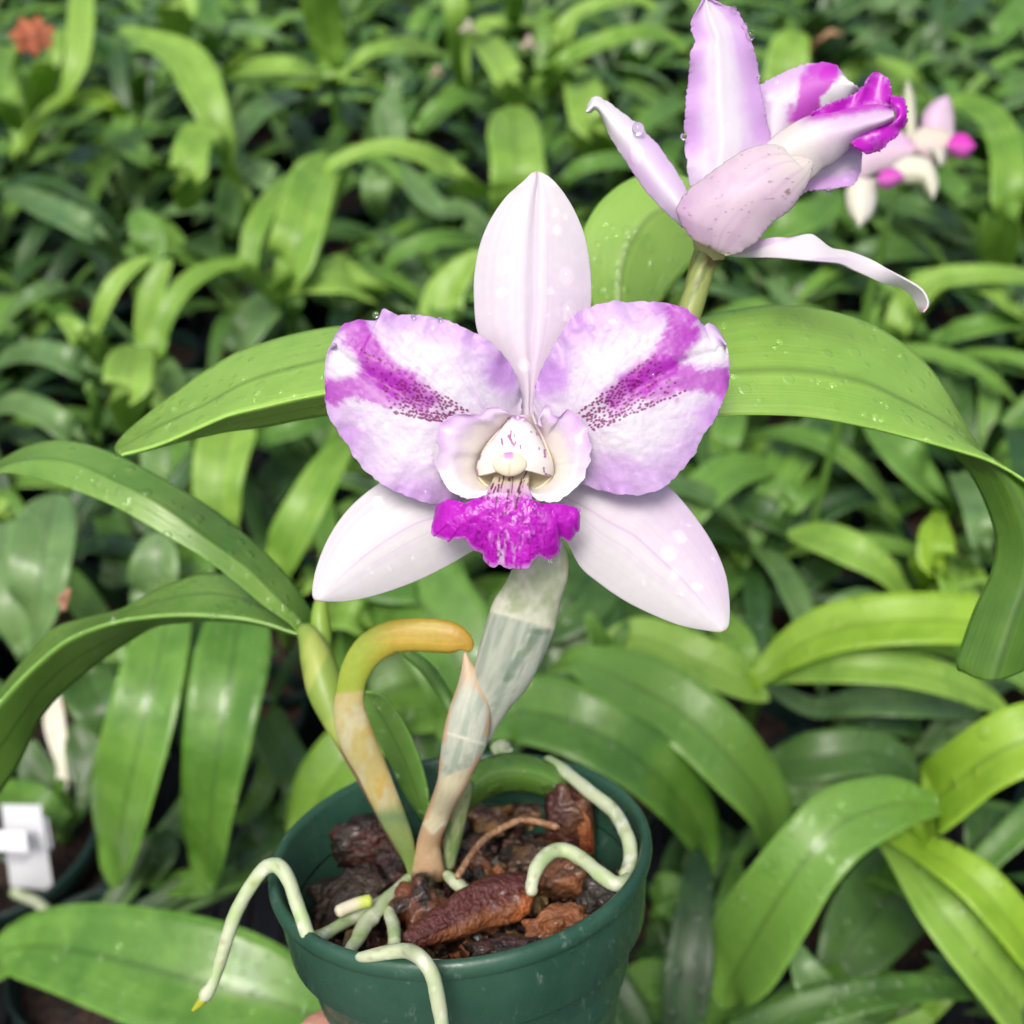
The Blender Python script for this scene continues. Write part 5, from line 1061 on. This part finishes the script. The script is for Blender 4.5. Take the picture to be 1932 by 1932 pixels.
# small spent cream blooms and a rusty clump far back
for nm, x, y, r_, d, c, lab in [('spent_flower', 883, 52, 16, .74, (.70, .68, .52), 'cream spent flower among the leaves at the top centre'), ('spent_flower', 824, 136, 13, .68, (.62, .46, .36), 'faded pinkish spent flower left of the dorsal sepal and high up'),
        ('spent_flower', 998, 82, 17, .72, (.66, .58, .44), 'pale spent flower under the arching leaves at the top right of centre'), ('dry_bloom', 62, 68, 38, .78, (.55, .17, .07), 'rusty orange dry bloom at the upper left corner')]:
    pe = empty(nm, P(x, y+r_, d), lab, 'flower'); n_ = 7 if nm == 'dry_bloom' else 3
    for q_ in range(n_):
        a0 = q_*6.28/n_+.5; ux, uy = math.cos(a0), math.sin(a0)
        sA, sB = spine([(x, y, r_*.5), (x+ux*r_*.6, y+uy*r_*.5, r_*.75), (x+ux*r_*1.15, y+uy*r_, r_*.35)], 12)
        patch('petal', pe, [sA, sB], lambda S, U, X, Y, q_=q_: d+.006*S-.003*math.sin(q_*2), M['petal'], const(c, (c[0]*.7, c[1]*.6, c[2]*.6)), 12, 6, .0006)
for x, y, d, lab in [(120, 1128, .40, 'small brown dried flower scrap caught on a leaf at the left')]:
    pe = empty('dry_scrap', P(x, y+20, d), lab, 'dried flower')
    for ux, uy in [(.7, -1), (-.6, .1), (.6, .2), (0, 1.4)]:
        sA, sB = spine([(x, y, 8), (x+ux*9, y+uy*9, 14), (x+ux*18, y+uy*18, 8)], 10)
        patch('petal', pe, [sA, sB], lambda S, U, X, Y: d+0*S, M['petal'], const((.45, .22, .13)), 10, 5, .0005)

# ------------------------------------------------------------------ hand under the pot (only a thumb tip shows)
def hand():
    m = bpy.data.meshes.new('person'); o = bpy.data.objects.new('person', m); COL.objects.link(o)
    J = []; E = []; R_ = []
    def add(p, r, parent):
        J.append(p); R_.append(r)
        if parent is not None: E.append((parent, len(J)-1))
        return len(J)-1
    base = PC-AX*.105-UP*.0-FW*-.02
    org = P(880, 2500, .30)
    pts = lambda x, y, d: P(x, y, d)-org
    w0 = add(pts(860, 3300, .36), .026, None); w1 = add(pts(850, 2950, .34), .024, w0); pm = add(pts(860, 2650, .315), .026, w1); p2 = add(pts(930, 2480, .31), .023, pm)
    t0 = add(pts(720, 2480, .29), .014, pm); t1 = add(pts(630, 2260, .272), .0105, t0); t2 = add(pts(615, 2050, .255), .0098, t1); t3 = add(pts(624, 1922, .2500), .0082, t2)
    for i, (x, y, L) in enumerate([(840, 2380, 0), (930, 2360, .01), (1020, 2380, .005), (1100, 2440, -.01)]):
        a = add(pts(x+20, y, .318), .0098, p2); b = add(pts(x+30, y-200, .310), .0088, a); c = add(pts(x+40, y-300, .298), .0082, b); add(pts(x+40, y-350, .286), .0072, c)
    m.from_pydata([tuple(v) for v in J], E, []); o.location = org
    sk_ = o.modifiers.new('skin', 'SKIN'); 
    if not m.skin_vertices: m.skin_vertices.new()
    for i, v in enumerate(m.skin_vertices[0].data): v.radius = (R_[i], R_[i]); v.use_root = (i == 2)
    s_ = o.modifiers.new('sub', 'SUBSURF'); s_.levels = 2; s_.render_levels = 2; m.materials.append(M['skin'])
    tag(o, 'hand holding up the green pot, only a pink thumb tip showing at lower left', 'person')
hand()

# ------------------------------------------------------------------ water on the flowers
bpy.context.view_layer.update()
dg = bpy.context.evaluated_depsgraph_get()
def tree(objs):
    V, F = [], []
    for o in objs:
        e = o.evaluated_get(dg); me = e.data if e.data else o.data; b = len(V)
        mw = o.matrix_world; V += [mw@v.co for v in me.vertices]; F += [[b+i for i in p.vertices] for p in me.polygons]
    return BVHTree.FromPolygons(V, F)
def drop(tr, parent, x, y, rp, asp=1., hgt=.75):
    o = Vector(CAM); d = (Vector(P(x, y, 1.))-o); h, nrm, _, dist = tr.ray_cast(o, d.normalized())
    if h is None: return False
    if nrm@d > 0: nrm = -nrm
    r = rp*((h-o)@Vector(FW))/FOC
    z = nrm; dn = Vector(-UP); dn = (dn-z*(dn@z)).normalized(); s = dn.cross(z)
    nu_, nv_ = 20, 10; V = []; F = []
    seed = x*.37
    for i in range(nv_+1):
        a = i/nv_*math.pi
        for j in range(nu_):
            b = j/nu_*2*math.pi; rr_ = math.sin(a)*(1+.06*math.sin(2*b+seed)+.04*math.sin(3*b+seed*2)); zz = math.cos(a)
            zz = hgt*(1-rr_**2)*1.0 if zz > 0 else -.02
            V.append(np.array(h + s*(rr_*math.cos(b)*r)+dn*(rr_*math.sin(b)*r*asp)+z*(zz*r+r*.03)))
    F = gridF(nv_+1, nu_, True)[:, ::-1].tolist()
    return V, F
def add_drops(tr, parent, lst):
    for it in lst:
        g = drop(tr, parent, *it)
        if g: mesh('water_drop', g[0], g[1], M['water'], parent)
t1_ = tree(list(fl.children)); t2_ = tree(list(f2.children))
z1d = [(1065, 225, 20), (1105, 240, 13), (1070, 297, 22), (885, 310, 9), (1135, 380, 10), (850, 450, 26, 1.4), (1110, 490, 38, 1.05), (842, 562, 30, .75), (1045, 555, 19), (1160, 540, 8), (1195, 545, 10), (1118, 640, 38, 1.4), (790, 655, 8), (920, 665, 12), (1035, 658, 12), (935, 868, 30, .9), (1025, 165, 10), (870, 905, 10),
       (435, 745, 36, 1.15), (545, 715, 21), (460, 865, 20), (545, 825, 12), (530, 680, 13), (220, 705, 18), (245, 1128, 22), (350, 1122, 16), (510, 1255, 38), (518, 1410, 26), (185, 965, 13), (480, 790, 12), (590, 840, 8), (775, 1020, 14), (300, 1180, 10), (600, 1370, 22), (415, 1040, 9), (650, 900, 9), (870, 1100, 14),
       (1205, 670, 32), (1305, 680, 18), (1480, 915, 34), (1585, 975, 24), (1215, 855, 14), (1250, 820, 9), (1150, 760, 12), (1230, 735, 13), (1290, 1390, 9), (1500, 1130, 8), (1180, 1290, 10),
       (312, 1445, 24), (360, 1730, 18), (460, 1685, 14), (320, 1560, 18, 1.6), (290, 1750, 12), (165, 1640, 9), (1590, 1600, 32), (1545, 1665, 36), (1485, 1420, 14), (1570, 1755, 25), (1665, 1805, 25, .8), (1735, 1690, 15), (1440, 1790, 14), (1630, 1545, 12), (1600, 1840, 12), (1105, 1720, 8)]
add_drops(t1_, fl, [(573.6+a[0]*.4453, 301.9+a[1]*.4453, a[2]*.4453)+a[3:] for a in z1d])
z3d = [(292, 545, 26), (320, 640, 30, 1.4), (875, 405, 20, .8), (930, 408, 17, .8), (1150, 690, 22, .7), (1225, 720, 14), (1190, 745, 12), (640, 300, 8), (700, 520, 9), (1060, 440, 10), (905, 345, 10)]
add_drops(t2_, f2, [(1056.6+a[0]*.45314, a[1]*.45314, a[2]*.45314)+a[3:] for a in z3d])
def bead(parent, x, y, rp, d):
    r = rp*d/FOC; c = P(x, y, d); bm = bmesh.new(); bmesh.ops.create_uvsphere(bm, u_segments=20, v_segments=12, radius=r)
    V = [np.array(v.co)+c for v in bm.verts]; F = [[v.index for v in f.verts] for f in bm.faces]; bm.free(); mesh('water_drop', V, F, M['bead'], parent)
for x, y, r, d in [(303, 655, 14, .2018), (463, 664, 11, .2018), (575, 675, 11, .2018), (1045, 1700, 10, .198), (785, 275, 6, .2115), (1185, 342, 5, .2115), (723, 598, 5, .2115), (812, 238, 4, .211)]: bead(fl, 573.6+x*.4453, 301.9+y*.4453, r*.4453, d)
for x, y, r, d in [(792, 146, 22, .2125), (770, 110, 15, .2125), (722, 40, 14, .2120), (515, 568, 14, .214), (1120, 792, 13, .22), (826, 318, 8, .214), (325, 535, 26, .2145)]: bead(f2, 1056.6+x*.45314, y*.45314, r*.45314, d)
# fine spray on both flowers: uncountable
V, F = [], []
for i in range(420):
    x, y = 573.6+rnd.uniform(60, 1800)*.4453, 301.9+rnd.uniform(60, 1950)*.4453
    if 480 < (x-573.6)/.4453 < 1220 and 1030 < (y-301.9)/.4453 < 1500 and rnd.random() < .8: continue
    g = drop(t1_, fl, x, y, rnd.choice([1, 1, 1.3, 1.6, 2.2]), 1., .6)
    if g: F += [[len(V)+a for a in f] for f in g[1]]; V += g[0]
mesh('fine_spray', V, F, M['water'], fl)['kind'] = 'stuff'
V, F = [], []
for i in range(200):
    x, y = rnd.uniform(1110, 1750), rnd.uniform(10, 580); g = drop(t2_, f2, x, y, rnd.choice([1, 1.3, 2]), 1., .6)
    if g: F += [[len(V)+a for a in f] for f in g[1]]; V += g[0]
mesh('fine_spray', V, F, M['water'], f2)['kind'] = 'stuff'

# standing water on the nearest wet leaves
def spray(parent, leaf, n, rmin, rmax, seed, hgt=.4):
    r = random.Random(seed); tr = tree([leaf]); me = leaf.data; mw = leaf.matrix_world; V, F = [], []; vs = me.vertices; c = 0; tries = 0
    while c < n and tries < n*6:
        tries += 1; p = np.array(mw@vs[r.randrange(len(vs))].co)-CAM; d = p@FW
        if d < .1: continue
        x = 966+FOC*(p@RT)/d+r.uniform(-6, 6); y = 966-FOC*(p@UP)/d+r.uniform(-6, 6)
        if not (-30 < x < 1960 and -30 < y < 1960): continue
        rp = rmin+(rmax-rmin)*r.random()**3; g = drop(tr, None, x, y, rp*.24/d if d > .24 else rp, r.uniform(.8, 1.5), hgt)
        if g: F += [[len(V)+a for a in f] for f in g[1]]; V += g[0]; c += 1
    if V: mesh('fine_spray', V, F, M['water_leaf'], parent)['kind'] = 'stuff'
for i, lf in enumerate([c for c in orch.children if c.name.split('.')[0] in ('leaf',)]): spray(orch, lf, 60, 1.6, 9, 50+i, .5)
n_ = 0
for o in list(COL.objects):
    if o.name.startswith('orchid_seedling') and o.get('group', '').startswith('potted'):
        for lf in [c for c in o.children if c.name.startswith('leaf') and c.data.materials[0].name == 'leaf_fresh_green']:
            spray(o, lf, 85, 4, 15, 90+n_, .6); n_ += 1

for o in [c for c in pot.children if c.name.startswith(('wall', 'rim'))]: spray(pot, o, 40 if o.name.startswith('rim') else 26, 1.0, 4.5, 77, .5)
